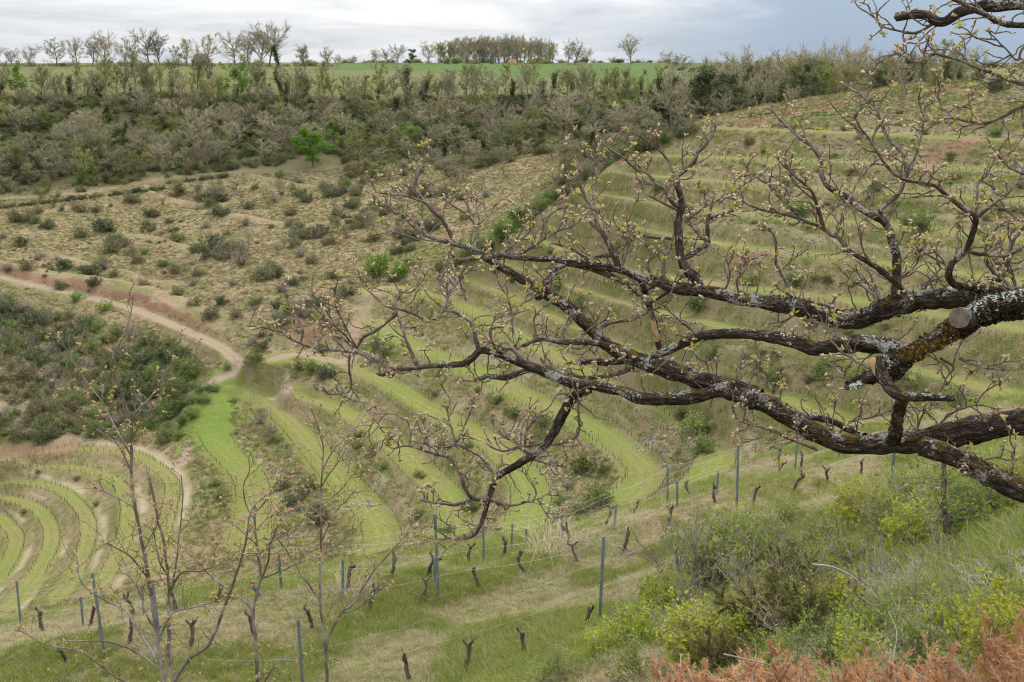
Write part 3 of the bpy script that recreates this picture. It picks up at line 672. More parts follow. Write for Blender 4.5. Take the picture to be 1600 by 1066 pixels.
for s in range(5): bush_proto('scrub', 600 + s, M_SCRUB, 0.085, 22, 16)
for s in range(4): bush_proto('green', 620 + s, M_BUSHG, 0.085, 20, 20)
for s in range(2): bush_proto('dark', 640 + s, M_EVER, 0.085, 22, 22)
for s in range(2): bush_proto('yellowgreen', 650 + s, M_BRIGHT, 0.085, 20, 18)
def twig_bush(seed):
    g = np.random.default_rng(seed); st = Buf()
    for k in range(26):
        a = g.uniform(0, 6.28); el_ = g.uniform(0.5, 1.5); d = np.array([math.cos(a) * math.cos(el_), math.sin(a) * math.cos(el_), math.sin(el_)])
        P = wander((g.normal() * 0.1, g.normal() * 0.1, -0.05), d, g.uniform(0.6, 1.0), 4, g, 0.2, 0.05); V, f4, f3 = tube(P, np.linspace(0.016, 0.007, 5), 3, False); st.add(V, f4, None)
        for m in range(2):
            e0 = P[g.integers(1, 5, 12)]; e1 = e0 + g.normal(size=(12, 3)) * 0.16 + [0, 0, 0.14]; V, f3 = cones(e0, e1, 0.009); st.add(V, None, f3)
    proto('twiggy', [('stem', st.mesh('stem', M_BARKG))], 1.0)
for s in range(3): twig_bush(660 + s)

def place(kind, name, x, y, z, H, label, cat, group=None, wide=1.0, var=None, parts=True):
    pr = PROTO[kind]; P, h0 = pr[(rng.integers(0, len(pr)) if var is None else var % len(pr))]
    s = H / h0; rz = rng.uniform(0, 6.28)
    t = thing(name, (x, y, z), label, cat, group, rz, (s * wide, s * wide, s))
    for nm, me in P: link_obj(nm, me, t)
    return t
def at_R(u, R):
    d = ray(u, 300.0); a = math.atan2(d[0], d[1]); x, y = math.sin(a) * R, math.cos(a) * R
    return x, y, float(height(np.array([x]), np.array([y]))[0])
ORD = ['first', 'second', 'third', 'fourth', 'fifth', 'sixth', 'seventh', 'eighth', 'ninth', 'tenth', 'eleventh', 'twelfth', 'thirteenth', 'fourteenth', 'fifteenth', 'sixteenth', 'seventeenth', 'eighteenth', 'nineteenth', 'twentieth']
def ordinal(i):
    if i < 20: return ORD[i]
    tens = ['twenty', 'thirty', 'forty', 'fifty', 'sixty', 'seventy', 'eighty'][(i + 1) // 10 - 2]; k = (i + 1) % 10
    return (tens + '-' + ORD[k - 1]) if k else tens[:-1] + 'ieth'

# skyline trees on the left plateau: (u, height px, kind)
KW = {'bare': 'bare grey', 'haze': 'bushy bare grey-brown', 'ivy': 'ivy-clad', 'leafing': 'pale yellow-green budding', 'evergreen': 'dark evergreen', 'bright': 'bright green', 'fresh': 'fresh green'}
SKY = [(12, 34, 'bare'), (36, 26, 'bare'), (62, 28, 'bare'), (104, 44, 'bare'), (138, 40, 'bare'), (160, 45, 'bare'), (178, 50, 'bare'), (208, 40, 'bare'), (222, 34, 'leafing'), (246, 54, 'bare'), (263, 50, 'bare'), (290, 36, 'leafing'), (303, 46, 'leafing'),
       (333, 54, 'bare'), (377, 50, 'bare'), (398, 54, 'bare'), (418, 62, 'bare'), (430, 60, 'bare'), (444, 44, 'ivy'), (485, 38, 'leafing'), (520, 34, 'bare'), (534, 20, 'bare')]
for i, (u, hp, k) in enumerate(SKY):
    Rr = 462 + (u * 37 % 17) * 2.2 if u < 300 else 475 + (u * 37 % 13) * 2
    x, y, z = at_R(u, Rr); place(k, 'oak_tree', x, y, z - 0.1, hp * Rr / F * 0.92, f'{KW[k]} tree on the left skyline, {ordinal(i)} from the left', 'tree', 'trees along the left skyline', 1.15 if hp > 30 else 1.3, i)
MID = [(560, 12, 'bare'), (593, 20, 'bare'), (610, 24, 'bare'), (626, 27, 'bare'), (645, 24, 'evergreen'), (672, 31, 'bare'), (886, 32, 'bare'), (897, 30, 'bare'), (913, 22, 'bare'), (982, 42, 'bare'), (1004, 10, 'evergreen'), (1046, 31, 'bare'), (1062, 32, 'bare')]
for i, (u, hp, k) in enumerate(MID):
    Rr = 600 if u < 1000 else 500
    x, y, z = at_R(u, Rr); lb = f'{KW[k]} tree on the far field skyline, {ordinal(i)} from the left'
    if u == 982: lb = 'lone bare round-crowned tree standing alone on the green field skyline'
    place(k, 'field_tree', x, y, z - 0.1, hp * Rr / F, lb, 'tree', 'trees on the far field skyline', 1.25, i + 1)
for i in range(44):                                   # the copse
    u = 688 + 176 * (i + rng.uniform(0, 1)) / 44; Rr = rng.uniform(610, 660); x, y, z = at_R(u, Rr); hp = 30 + 8 * math.sin((u - 688) / 176 * 3.1) * rng.uniform(0.6, 1.1)
    k = rng.choice(['haze', 'bare', 'leafing', 'haze']); place(k, 'copse_tree', x, y, z - 0.1, hp * Rr / F, 'slender tree in the far skyline copse', 'tree', 'trees of the copse', 0.95)
for u in (700, 716, 735, 745, 770, 830, 850):
    x, y, z = at_R(u, 605); place('green', 'copse_bush', x, y, z, rng.uniform(2.5, 4.5), 'low green bush along the foot of the far copse', 'bush', 'bushes at the foot of the copse')
# right skyline
RSK = [(1086, 34, 'bare', 330), (1102, 40, 'leafing', 330), (1122, 30, 'ivy', 330), (1133, 36, 'bare', 330), (1158, 22, 'fresh', 360), (1192, 48, 'bare', 300), (1215, 46, 'leafing', 300), (1236, 44, 'bare', 300), (1256, 60, 'leafing', 285), (1276, 58, 'leafing', 285), (1298, 54, 'ivy', 290), (1310, 56, 'bare', 290), (1334, 56, 'ivy', 290),
       (1362, 48, 'evergreen', 262), (1386, 62, 'bare', 262), (1402, 62, 'ivy', 240), (1432, 66, 'leafing', 232), (1462, 82, 'leafing', 228), (1474, 74, 'leafing', 232), (1502, 60, 'bare', 235), (1560, 42, 'bare', 250), (1590, 40, 'bare', 250)]
for i, (u, hp, k, Rr) in enumerate(RSK):
    x, y, z = at_R(u, Rr); zz = z - 0.1; Hm = hp * Rr / F
    # tall enough to show above the crest as in the picture
    vt = {1086: 75, 1102: 72, 1122: 80, 1133: 77, 1158: 88, 1192: 88, 1215: 88, 1236: 86, 1256: 82, 1276: 84, 1298: 82, 1310: 80, 1334: 84, 1362: 102, 1386: 85, 1402: 92, 1432: 84, 1462: 60, 1474: 66, 1502: 78, 1560: 92, 1590: 95}[u]; Hm = min(max(-Rr * math.tan(PITCH + math.atan((vt - 533) / F)) - z, 4), 15)
    place(k, 'ridge_tree', x, y, zz, Hm, f'{KW[k]} tree on the right-hand ridge, {ordinal(i)} from the left', 'tree', 'trees on the right-hand ridge', 1.05, i)
for u, Rr, hm, k in ((1150, 232, 4.6, 'evergreen'), (1164, 236, 5.5, 'bare'), (1178, 232, 5.2, 'ivy'), (1190, 240, 6.2, 'bare'), (1135, 240, 5.0, 'ivy'), (1118, 245, 5.5, 'ivy'), (1100, 250, 6.0, 'evergreen'), (1210, 245, 6.0, 'ivy'), (1228, 250, 6.4, 'bare'), (1246, 240, 5.2, 'evergreen'), (1262, 244, 5.6, 'ivy'), (1280, 246, 5.6, 'fresh'), (1325, 240, 4.6, 'leafing'), (1405, 215, 4.8, 'bare'), (1450, 214, 4.0, 'leafing'), (1335, 214, 3.4, 'bare'), (1229, 222, 3.0, 'bare')):
    x, y, z = at_R(u, Rr); place(k, 'hedge_tree', x, y, z - 0.1, hm * 1.15, f'{KW[k]} tree behind the right brow', 'tree', 'trees behind the brow of the right hill', 1.1)
# dense trees closing the right skyline
for i in range(54):
    u = 1040 + 470 * (i + rng.uniform(0, 1)) / 54; Rr = rng.uniform(250, 345) - 0.06 * (u - 1040); x, y, z = at_R(u, Rr); vt = 92 - 10 * math.sin((u - 1040) / 470 * 3.0) + rng.uniform(-12, 22)
    zt = -Rr * math.tan(PITCH + math.atan((vt - 533) / F)) * 1.0; hm = min(max(zt - z, 4.5), 14)
    k = rng.choice(['bare', 'ivy', 'leafing', 'bare', 'leafing', 'haze', 'evergreen']); place(k, 'skyline_tree', x, y, z - 0.1, hm, f'{KW[k]} tree closing the right skyline', 'tree', 'dense trees closing the right skyline', 1.0)
# low hedge along the crest of the far plateau
for i in range(120):
    u = -20 + 1660 * (i + rng.uniform(0, 1)) / 120
    Rr = rng.uniform(630, 660) if 540 < u < 1050 else rng.uniform(520, 560); x, y, z = at_R(u, Rr)
    place(rng.choice(['scrub', 'green', 'dark', 'twiggy']), 'hedge_bush', x, y, z - 0.2, rng.uniform(1.6, 3.6), 'low bush in the far skyline hedge', 'bush', 'bushes of the skyline hedge', 1.6)
# belt along the edge of the far plateau
bu = np.arange(-40, 1090, 10.5); bu = bu + rng.uniform(-5, 5, len(bu)); j = 0
for u in bu:
    if 360 < u < 392 or 28 < u < 62: continue
    Rr = 398 + rng.uniform(-9, 9) - 45 * max(0, (u - 950) / 150.0); x, y, z = at_R(u, Rr); hp = rng.uniform(36, 60)
    k = rng.choice(['ivy', 'ivy', 'bare', 'haze', 'leafing', 'leafing', 'leafing'])
    place(k, 'belt_tree', x, y, z - 0.2, hp * Rr / F, f'{KW[k]} tree of the plateau belt', 'tree', 'trees of the belt along the far plateau edge', rng.uniform(0.65, 1.15))
for u, Rr, hp, k, lb in ((45, 392, 66, 'fresh', 'rounded fresh green tree at the left end of the plateau belt'), (378, 388, 82, 'fresh', 'tall yellow-green tree in the plateau belt below the barn roof'), (492, 338, 60, 'bright', 'bright green round tree alone in the grey wood'),
                       (275, 372, 34, 'fresh', 'small lime green tree inside the grey wood on the left')):
    x, y, z = at_R(u, Rr); place(k, 'green_tree', x, y, z - 0.1, hp * Rr / F, lb, 'tree', None, 1.35 if u == 492 else 0.9, 0)
# the wood on the far slope
cand = []
tries = 0
while len(cand) < 298 and tries < 60000:
    tries += 1
    a = rng.uniform(-27.5, 10.5); Rr = rng.uniform(318, 388)
    if a > 2: Rr = rng.uniform(250, 396 - (a - 2) * 9)
    x, y = math.sin(R_(a)) * Rr, math.cos(R_(a)) * Rr
    edge_ = 334 + 16 * float(vnoise(np.array([a * 0.5]), np.array([3.3]), 9)[0]) - 20 * max(0, (a + 12) / 12.0 if a < 0 else 1)
    if Rr < edge_ - 14 and rng.uniform() < 0.88 and a < 2.5: continue
    if a < -11 and Rr < np.interp(a, [-23, -20, -14, -11], [334, 334, 346, 350]) - 5: continue
    if abs(a + 9.3) < 1.5 and Rr < 350: continue
    ok = all((x - q[0]) ** 2 + (y - q[1]) ** 2 > (4.6 + 0.0 * Rr) ** 2 for q in cand)
    if ok: cand.append((x, y, Rr, a))
cz_ = height(np.array([c[0] for c in cand]), np.array([c[1] for c in cand]))
for (x, y, Rr, a), z in zip(cand, cz_):
    k = rng.choice(['haze', 'ivy', 'evergreen', 'leafing', 'fresh', 'bare'], p=[0.40, 0.16, 0.09, 0.25, 0.06, 0.04]); hm = rng.uniform(5.0, 8.5) * (0.75 if Rr < 335 else 1)
    place(k, 'woodland_tree', x, y, z - 0.15, hm, f'{KW[k]} tree in the far wood', 'tree', 'trees of the wood on the far slope', 1.45)

# ------------------------------------------------------------------ bushes of the slopes and terraces
def bush_at(u, v, wpx, kind, label, group, name='bush', tall=0.75):
    p = hit(u, v)[0]; d = p[1] * CP - p[2] * SP; w_ = wpx * d / F
    return place(kind, name, p[0], p[1], p[2] - 0.05, w_ * 0.62 * tall * 1.25, label, 'bush', group, 0.8 / tall)
SCR = [(100, 415, 30), (215, 405, 28), (175, 388, 34), (205, 392, 26), (278, 420, 34), (330, 492, 34), (300, 440, 24), (148, 440, 26), (178, 425, 24), (133, 422, 24), (95, 445, 26), (45, 415, 30), (12, 418, 22), (340, 400, 50), (375, 395, 44), (310, 425, 26), (335, 385, 44), (410, 430, 48), (432, 425, 30),
       (378, 408, 34), (470, 395, 28), (490, 405, 26), (480, 365, 30), (460, 380, 24), (500, 360, 30), (440, 450, 26), (345, 470, 24), (305, 470, 24), (278, 455, 26), (255, 410, 22), (225, 440, 22), (60, 400, 22), (130, 365, 30), (160, 355, 36), (230, 350, 22), (276, 372, 30), (320, 350, 22), (350, 330, 24), (390, 320, 26), (430, 310, 24), (455, 330, 28),
       (520, 430, 30), (540, 455, 34), (400, 470, 24), (365, 440, 22), (530, 330, 24), (560, 350, 28), (600, 330, 24), (585, 370, 30), (620, 390, 26), (470, 300, 24), (515, 290, 24), (560, 300, 24), (330, 300, 24), (240, 330, 24), (30, 340, 34), (75, 350, 28), (150, 325, 22), (205, 310, 30), (500, 470, 30), (465, 480, 30), (440, 500, 28), (370, 490, 26), (410, 520, 28)]
BKW = {'scrub': 'olive', 'dark': 'dark green', 'twiggy': 'grey leafless', 'green': 'leafy green', 'yellowgreen': 'lime green'}
for u, v, wp in SCR:
    k = rng.choice(['scrub', 'scrub', 'scrub', 'dark', 'twiggy']); bush_at(u, v + 6, wp * 1.15, k, f'{BKW[k]} bush on the dry far slope', 'bushes dotted on the dry far slope', 'juniper_bush')
GX = []
tr_ = 0
while len(GX) < 120 and tr_ < 9000:
    tr_ += 1; u = rng.uniform(-20, 760); v = rng.uniform(285, 560 if u > 380 else 440)
    if v > 470 and u > 530: continue
    if 0 < u < 380 and v > 425 + u * 0.29: continue
    if float(vnoise(np.array([u / 42.0]), np.array([v / 16.0]), 5)[0]) < rng.uniform(0.25, 0.75): continue
    if all(abs(u - a) > 6 or abs(v - b) > 3 for a, b in GX): GX.append((u, v))
for u, v in GX:
    k = rng.choice(['scrub', 'scrub', 'twiggy', 'dark', 'twiggy']); bush_at(u, v, 7 + 26 * rng.uniform() ** 2.2, k, f'{BKW[k]} bush on the dry far slope', 'bushes dotted on the dry far slope', 'juniper_bush')
# thickets where several bushes have grown together
for cu, cv, su, sv, m_ in ((340, 398, 34, 9, 12), (190, 385, 26, 8, 9), (420, 428, 24, 9, 9), (480, 372, 30, 10, 9), (560, 345, 40, 14, 12), (640, 370, 34, 16, 12), (460, 490, 40, 14, 12), (60, 345, 30, 8, 8), (330, 318, 30, 7, 8), (680, 310, 50, 12, 12), (140, 425, 24, 8, 7), (540, 300, 40, 8, 9)):
    for q_ in range(m_):
        u = cu + rng.normal() * su * 0.6; v = cv + rng.normal() * sv * 0.6; k = rng.choice(['scrub', 'dark', 'scrub', 'twiggy', 'green']); bush_at(u, v, rng.uniform(14, 34), k, f'{BKW[k]} bush on the dry far slope', 'bushes dotted on the dry far slope', 'juniper_bush', 0.8)
# dark hedge under the upper path
for u in np.arange(-10, 360, 9.5):
    v = 326 - (u - 0) * 0.118 - 8 * (u > 260); bush_at(u + rng.uniform(-3, 3), v, rng.uniform(9, 17), rng.choice(['dark', 'scrub', 'dark']), 'hedge bush just below the upper path', 'bushes of the hedge below the upper path', 'hedge_bush')
# thicket below the road on the left
TH = []
tr_ = 0
while len(TH) < 210 and tr_ < 20000:
    tr_ += 1; u = rng.uniform(-20, 335); v = rng.uniform(455, 690)
    if v < 462 + max(0, u) * 0.27 + 6: continue
    if u > 300 and v < 600 and v > 540: continue
    if u > 335 - (v - 600) * 0.55 and v > 600: continue
    if v > 632 and v < 648 and u < 50: continue
    if v > 672 and u > 60 and rng.uniform() < 0.7: continue
    if all((u - a) ** 2 + ((v - b) * 1.6) ** 2 > 15 ** 2 for a, b in TH): TH.append((u, v))
for u, v in TH:
    lush_ = ss(150, 290, u + 0.3 * (v - 560))
    k = rng.choice(['green', 'yellowgreen'] if False else ['green', 'green', 'dark']) if rng.uniform() < lush_ else rng.choice(['scrub', 'scrub', 'dark', 'twiggy', 'green'])
    bush_at(u, v, rng.uniform(22, 44), k, f'{BKW[k]} bush of the thicket below the road'[:200].replace('of the thicket below the road', 'in the roadside thicket'), 'bushes of the thicket below the road', 'thicket_bush', 0.85)
for u, v, wp, k, lb in ((120, 470, 26, 'yellowgreen', 'lime green bush at the road edge, left of its twin'), (165, 485, 26, 'yellowgreen', 'lime green bush at the road edge, right of its twin'), (275, 620, 56, 'green', 'big leafy green bush at the thicket corner above the spur track'), (262, 652, 54, 'green', 'leafy green bush second below the road bend'),
                       (255, 690, 40, 'green', 'leafy green bush beside the start of the lower track'), (300, 590, 50, 'green', 'leafy green bush tucked under the road bend'), (396, 570, 40, 'green', 'green bush right of the road bend'), (408, 548, 30, 'dark', 'dark bush behind the road bend on the right'),
                       (585, 430, 62, 'yellowgreen', 'bright yellow-green bush above the nose of the spur'), (625, 432, 40, 'yellowgreen', 'small yellow-green bush at the right of the bright one on the spur')):
    bush_at(u, v, wp, k, lb, None, 'leafy_bush', 0.95)
for i, (u, v, wp, k) in enumerate(((485, 580, 34, 'green'), (512, 588, 40, 'dark'), (468, 577, 24, 'green'), (605, 552, 36, 'green'), (590, 545, 28, 'green'), (562, 682, 22, 'green'), (598, 733, 30, 'green'), (582, 705, 24, 'green'), (655, 745, 24, 'green'), (405, 660, 36, 'twiggy'), (420, 680, 34, 'twiggy'), (410, 648, 20, 'green'), (428, 690, 26, 'green'),
                                 (775, 630, 34, 'green'), (805, 650, 26, 'green'), (745, 612, 18, 'green'), (915, 735, 60, 'green'), (945, 740, 34, 'green'), (935, 792, 60, 'green'), (905, 802, 34, 'green'), (1085, 680, 64, 'green'), (1100, 705, 50, 'green'), (1065, 655, 34, 'green'), (850, 665, 30, 'green'), (480, 770, 50, 'green'), (455, 790, 46, 'dark'), (500, 815, 44, 'dark'), (440, 765, 36, 'green'),
                                 (345, 780, 30, 'green'), (335, 760, 24, 'green'), (700, 830, 30, 'green'), (735, 800, 40, 'green'), (690, 700, 22, 'green'), (800, 440, 30, 'green'), (775, 425, 26, 'green'), (870, 455, 34, 'green'), (905, 485, 40, 'green'), (1110, 560, 40, 'green'), (1140, 607, 46, 'green'), (1040, 475, 30, 'green'), (1090, 480, 60, 'green'), (1170, 445, 44, 'green'), (1250, 338, 46, 'green'), (1435, 362, 60, 'green'), (1420, 352, 30, 'green'), (1555, 212, 26, 'green'), (1230, 292, 30, 'green'), (1370, 300, 40, 'green'), (1445, 210, 20, 'scrub'), (1405, 178, 14, 'dark'), (1240, 445, 40, 'green'), (1290, 580, 50, 'green'), (1340, 600, 50, 'green'), (1210, 600, 46, 'green'), (1500, 640, 60, 'green'), (1420, 600, 50, 'green'), (1170, 225, 26, 'scrub'), (1320, 205, 22, 'twiggy'), (960, 395, 30, 'green'), (1025, 300, 30, 'green'), (1560, 330, 26, 'green'), (1550, 470, 50, 'green'), (1100, 300, 24, 'green'), (860, 395, 22, 'green'),
                                 (120, 750, 16, 'scrub'), (60, 740, 14, 'green'), (150, 790, 16, 'green'), (38, 802, 14, 'green'))):
    bush_at(u, v, wp, k, f'{BKW[k]} bush on a terrace bank', 'bushes on the terrace banks', 'bank_bush', 0.8)
# lush bushes in the fold between the spur and the far slope
for t_ in np.linspace(0, 1, 26):
    u = 715 + 175 * t_ + rng.uniform(-10, 10); v = 415 - 120 * t_ + rng.uniform(-4, 10); bush_at(u, v, rng.uniform(24, 44), rng.choice(['green', 'green', 'yellowgreen', 'dark']), 'lush bush at the right hill foot', 'bushes in the fold at the foot of the right hill', 'fold_bush', 0.9)
for t_ in np.linspace(0, 1, 12):
    u = 890 + 190 * t_ + rng.uniform(-10, 10); v = 285 - 75 * t_; bush_at(u, v - 4, rng.uniform(24, 40), rng.choice(['dark', 'green', 'scrub']), 'bush between wood and right hill', 'bushes where the wood meets the right hill', 'fold_bush', 0.9)
# ridge bush and barn
bush_at(1556, 141, 42, 'dark', 'dark green bush on the brow at the far right', None, 'ridge_bush', 0.8)

# small bare trees on the lower far slope
for i in range(110):
    u = rng.uniform(-10, 800); v = rng.uniform(262, 400) if u > 380 else rng.uniform(262, 330)
    if v > 300 + (800 - u) * 0.35 or (u < 400 and abs(v - (312 - 0.115 * u)) < 9) or abs(u - 492) < 26: continue
    p = hit(u, v)[0]; place(rng.choice(['haze', 'haze', 'leafing', 'bare']), 'slope_tree', p[0], p[1], p[2] - 0.1, rng.uniform(2.2, 4.6), 'small bare tree on the scrub slope', 'tree', 'small bare trees on the dry slope', 1.3)
# small bushes strewn over the banks
k_ = 0; tr_ = 0
while k_ < 110 and tr_ < 4000:
    tr_ += 1; u = rng.uniform(330, 1600); v = rng.uniform(200, 820); p = hit(u, v)[0]; rr_ = math.hypot(p[0], p[1])
    if not 105 < rr_ < 228: continue
    d_, _, _ = NB.q(p[:1], p[1:2], 12)
    if d_[0] < 3.0 or d_[0] > 11: continue
    place(rng.choice(['green', 'green', 'scrub', 'twiggy']), 'bank_bush', p[0], p[1], p[2] - 0.05, rng.uniform(0.35, 1.1), 'very small bush on a terrace bank', 'bush', 'very small bushes on the terrace banks', 1.3); k_ += 1
# barn roof and straw heap on the plateau
M_SLATE = Mat('slate_roof', 0.7, 0.3); _n = M_SLATE.noise(M_SLATE.map(M_SLATE.coord(), (1, 1, 6)), 2.0, 3); M_SLATE.col(M_SLATE.ramp(_n, (0.3, (0.075, 0.07, 0.075)), (0.7, (0.13, 0.125, 0.13)))); M_STONE = bark_mat('pale_stone', (0.16, 0.14, 0.11), (0.26, 0.23, 0.19), 2.0)
x, y, z = at_R(326, 500); t = thing('barn', (x, y, z - 0.4), 'stone barn with hipped grey slate roof among the left skyline trees', 'building', None, 0.15, 0.86)
b = Buf(); V = np.array([[sx * 4.0, sy * 2.8, zz] for zz in (-0.5, 3.0) for sx, sy in ((-1, -1), (1, -1), (1, 1), (-1, 1))]); b.add(V, [[0, 1, 5, 4], [1, 2, 6, 5], [2, 3, 7, 6], [3, 0, 4, 7]]); link_obj('wall', b.mesh('wall', M_STONE, False), t)
b = Buf(); V = np.array([[-4.4, -3.2, 2.8], [4.4, -3.2, 2.8], [4.4, 3.2, 2.8], [-4.4, 3.2, 2.8], [-2.0, 0, 6.2], [2.4, 0, 6.2]]); b.add(V, [[0, 1, 5, 4], [2, 3, 4, 5]], [[1, 2, 5], [3, 0, 4]]); link_obj('roof', b.mesh('roof', M_SLATE.m, False), t)
b = Buf(); V = np.array([[x_, -2.86, z_] for x_ in (-0.9, 0.9) for z_ in (-0.4, 2.3)]); b.add(V, [[0, 2, 3, 1]]); link_obj('door', b.mesh('door', M_BARKF, False), t)
x, y, z = at_R(800, 590); M_STRAW = bark_mat('straw', (0.24, 0.15, 0.075), (0.36, 0.24, 0.13), 3.0); g = np.random.default_rng(3); b = Buf(); th = np.linspace(0, 6.283, 18, endpoint=False)
V = [[math.cos(a) * 2.4 * math.cos(e_) * g.uniform(0.9, 1.1), math.sin(a) * 1.8 * math.cos(e_), 2.3 * math.sin(e_) * g.uniform(0.93, 1.07) - 0.1] for e_ in np.linspace(0, 1.35, 7) for a in th] + [[0, 0, 2.25]]
b.add(np.array(V), [[i * 18 + j, i * 18 + (j + 1) % 18, (i + 1) * 18 + (j + 1) % 18, (i + 1) * 18 + j] for i in range(6) for j in range(18)], [[108 + j, 108 + (j + 1) % 18, 126] for j in range(18)])
link_obj('straw_heap', b.mesh('straw_heap', M_STRAW), None, (x, y, z), label='rounded straw-coloured heap at the edge of the green field below the copse', category='heap')

# ------------------------------------------------------------------ foreground vineyard: vines, posts, wires
def rdisp(P, r, n, g, amp=0.25, f=3.0, ridge=0.0, cap=True):
    """tube with an uneven, furrowed skin"""
    V, f4, f3 = tube(P, r, n, cap); m = len(P); s = np.r_[0, np.cumsum(np.linalg.norm(np.diff(P, axis=0), axis=1))]
    th = np.arange(n); r = np.broadcast_to(r, (m,)); R0 = float(r.max()); o = g.uniform(0, 99)
    ca = np.cos(th * 2 * np.pi / n); sa = np.sin(th * 2 * np.pi / n)
    a = fbm(ca[None] * f + s[:, None] / R0 * 0.35 * f + o, sa[None] * f + s[:, None] / R0 * 0.21 * f + o * 0.7, 5, 4) - 0.5
    k = 1 + amp * 2 * a
    if ridge:
        w_ = vnoise(th[None] * 1.0 * np.ones((m, 1)) + o + 0.8 * np.sin(s[:, None] / R0 * 0.9), s[:, None] / R0 * 0.8 + o, 8); k = k * (1 - ridge * (1 - np.abs(2 * w_ - 1)) ** 2.0)
    C = np.repeat(P, n, 0); body = V[:m * n]; V[:m * n] = C + (body - C) * k.reshape(-1, 1)
    return V, f4, f3
M_VINE = Mat('vine_bark', 0.95, 0.1); _co = M_VINE.coord(); _n = M_VINE.noise(M_VINE.map(_co, (30, 30, 7)), 1.0, 4, 0.7)
M_VINE.col(M_VINE.ramp(_n, (0.3, (0.040, 0.030, 0.024)), (0.55, (0.125, 0.098, 0.078)), (0.75, (0.26, 0.215, 0.18)))); M_VINE.bump(_n, 0.8, 0.02); M_VINE = M_VINE.m
M_CANE = bark_mat('vine_cane', (0.10, 0.075, 0.055), (0.22, 0.17, 0.12), 8.0)
VINES = []
for s in range(9):
    g = np.random.default_rng(700 + s); P = wander((0, 0, -0.12), (g.normal() * 0.25, g.normal() * 0.25, 1), 0.62, 12, g, 0.11, 0.02); P = resample(P, 0.02)
    t_ = np.linspace(0, 1, len(P)); b = Buf(); V, f4, f3 = rdisp(P, 0.055 - 0.020 * t_ + 0.02 * np.exp(-((t_ - 0.95) / 0.1) ** 2), 12, g, 0.35, 2.2, 0.3); b.add(V, f4, f3); parts = [('trunk', b.mesh('trunk', M_VINE))]
    top = P[-1]
    for a in range(1 + (s % 3)):
        b = Buf(); an = g.uniform(0, 6.28); Q1 = wander(top - [0, 0, 0.03], (math.cos(an), math.sin(an) * 0.5, g.uniform(0.2, 1.4)), g.uniform(0.12, 0.24), 6, g, 0.2, 0.03); V, f4, f3 = rdisp(resample(Q1, 0.02), 0.03, 10, g, 0.35, 2.0, 0.2); b.add(V, f4, f3)
        parts.append(('arm', b.mesh('arm', M_VINE)))
        if g.uniform() < 0.7:
            b = Buf(); Q2 = wander(Q1[-1], (g.normal() * 0.5, g.normal() * 0.3, 1), g.uniform(0.06, 0.2), 3, g, 0.2); V, f4, f3 = tube(Q2, 0.008, 6); b.add(V, f4, f3); parts.append(('cane_spur', b.mesh('cane_spur', M_CANE)))
    VINES.append(parts)
VROWS = {
 'lowest near row': [(640, 1064), (729, 1050), (829, 1021), (916, 985)],
 'middle row': [(107, 1035), (203, 1005), (300, 1015), (405, 990), (486, 980), (576, 954), (664, 937), (747, 920), (825, 897), (904, 878), (975, 860), (1045, 822), (1123, 785), (1178, 789), (1237, 767), (1292, 753), (1345, 740)],
 'far row': [(74, 985), (141, 980), (211, 960), (276, 955), (340, 948), (410, 935), (542, 923), (611, 906), (667, 899), (731, 880), (785, 872), (889, 848), (948, 822), (990, 806), (1084, 775), (1214, 740), (1252, 730)]}
for row, lst in VROWS.items():
    for i, (u, v) in enumerate(lst):
        p = hit(u, v)[0]; dd = p[1] * CP - p[2] * SP; parts = VINES[(i * 5 + len(row)) % 9]
        sc = (0.86 if row != 'far row' else 0.92) * rng.uniform(0.9, 1.12)
        t = thing('vine_stump', p, f'gnarled dark pruned vine, {ordinal(i)} from the left in the {row}', 'vine', 'foreground vines', rng.uniform(0, 6.28), sc)
        t.rotation_euler[0] = rng.normal() * 0.06; t.rotation_euler[1] = rng.normal() * 0.06 + (0.55 if (u, v) == (990, 806) else 0)
        for nm, me in parts: link_obj(nm, me, t)
M_POST = Mat('galvanised_steel', 0.45, 0.4); _co = M_POST.coord(); _n = M_POST.noise(M_POST.map(_co, (25, 25, 4)), 1.0, 4, 0.6)
M_POST.col(M_POST.ramp(_n, (0.3, (0.115, 0.145, 0.170)), (0.6, (0.19, 0.23, 0.262)), (0.8, (0.29, 0.325, 0.35)))); M_POST.b.inputs['Metallic'].default_value = 0.25; M_POST = M_POST.m
def post_mesh(h, notch=True):
    """open channel section with a row of wire notches on both lips"""
    b = Buf(); w_, d_, t_ = 0.023, 0.018, 0.003
    prof = np.array([(-w_, d_), (-w_, -d_), (w_, -d_), (w_, d_), (w_ - t_, d_), (w_ - t_, -d_ + t_), (-w_ + t_, -d_ + t_), (-w_ + t_, d_)])
    n = 8; V = np.array([[x, y, z] for z in (-0.25, h) for x, y in prof]); f = [[i, (i + 1) % n, n + (i + 1) % n, n + i] for i in range(n)]
    f += [[n + 0, n + 1, n + 6, n + 7], [n + 1, n + 2, n + 5, n + 6], [n + 2, n + 3, n + 4, n + 5]]; b.add(V, f)
    if notch:
        for z in np.arange(0.25, h - 0.03, 0.10):
            for sx in (-1, 1):
                x0, x1 = sx * (w_ - 0.002), sx * (w_ + 0.008); Vb = np.array([[x, y, zz] for x in (x0, x1) for y in (-0.012, 0.012) for zz in (z, z + 0.018)])
                b.add(Vb, [[0, 1, 3, 2], [4, 6, 7, 5], [0, 4, 5, 1], [2, 3, 7, 6], [0, 2, 6, 4], [1, 5, 7, 3]])
    return b.mesh('trellis_post', M_POST, False)
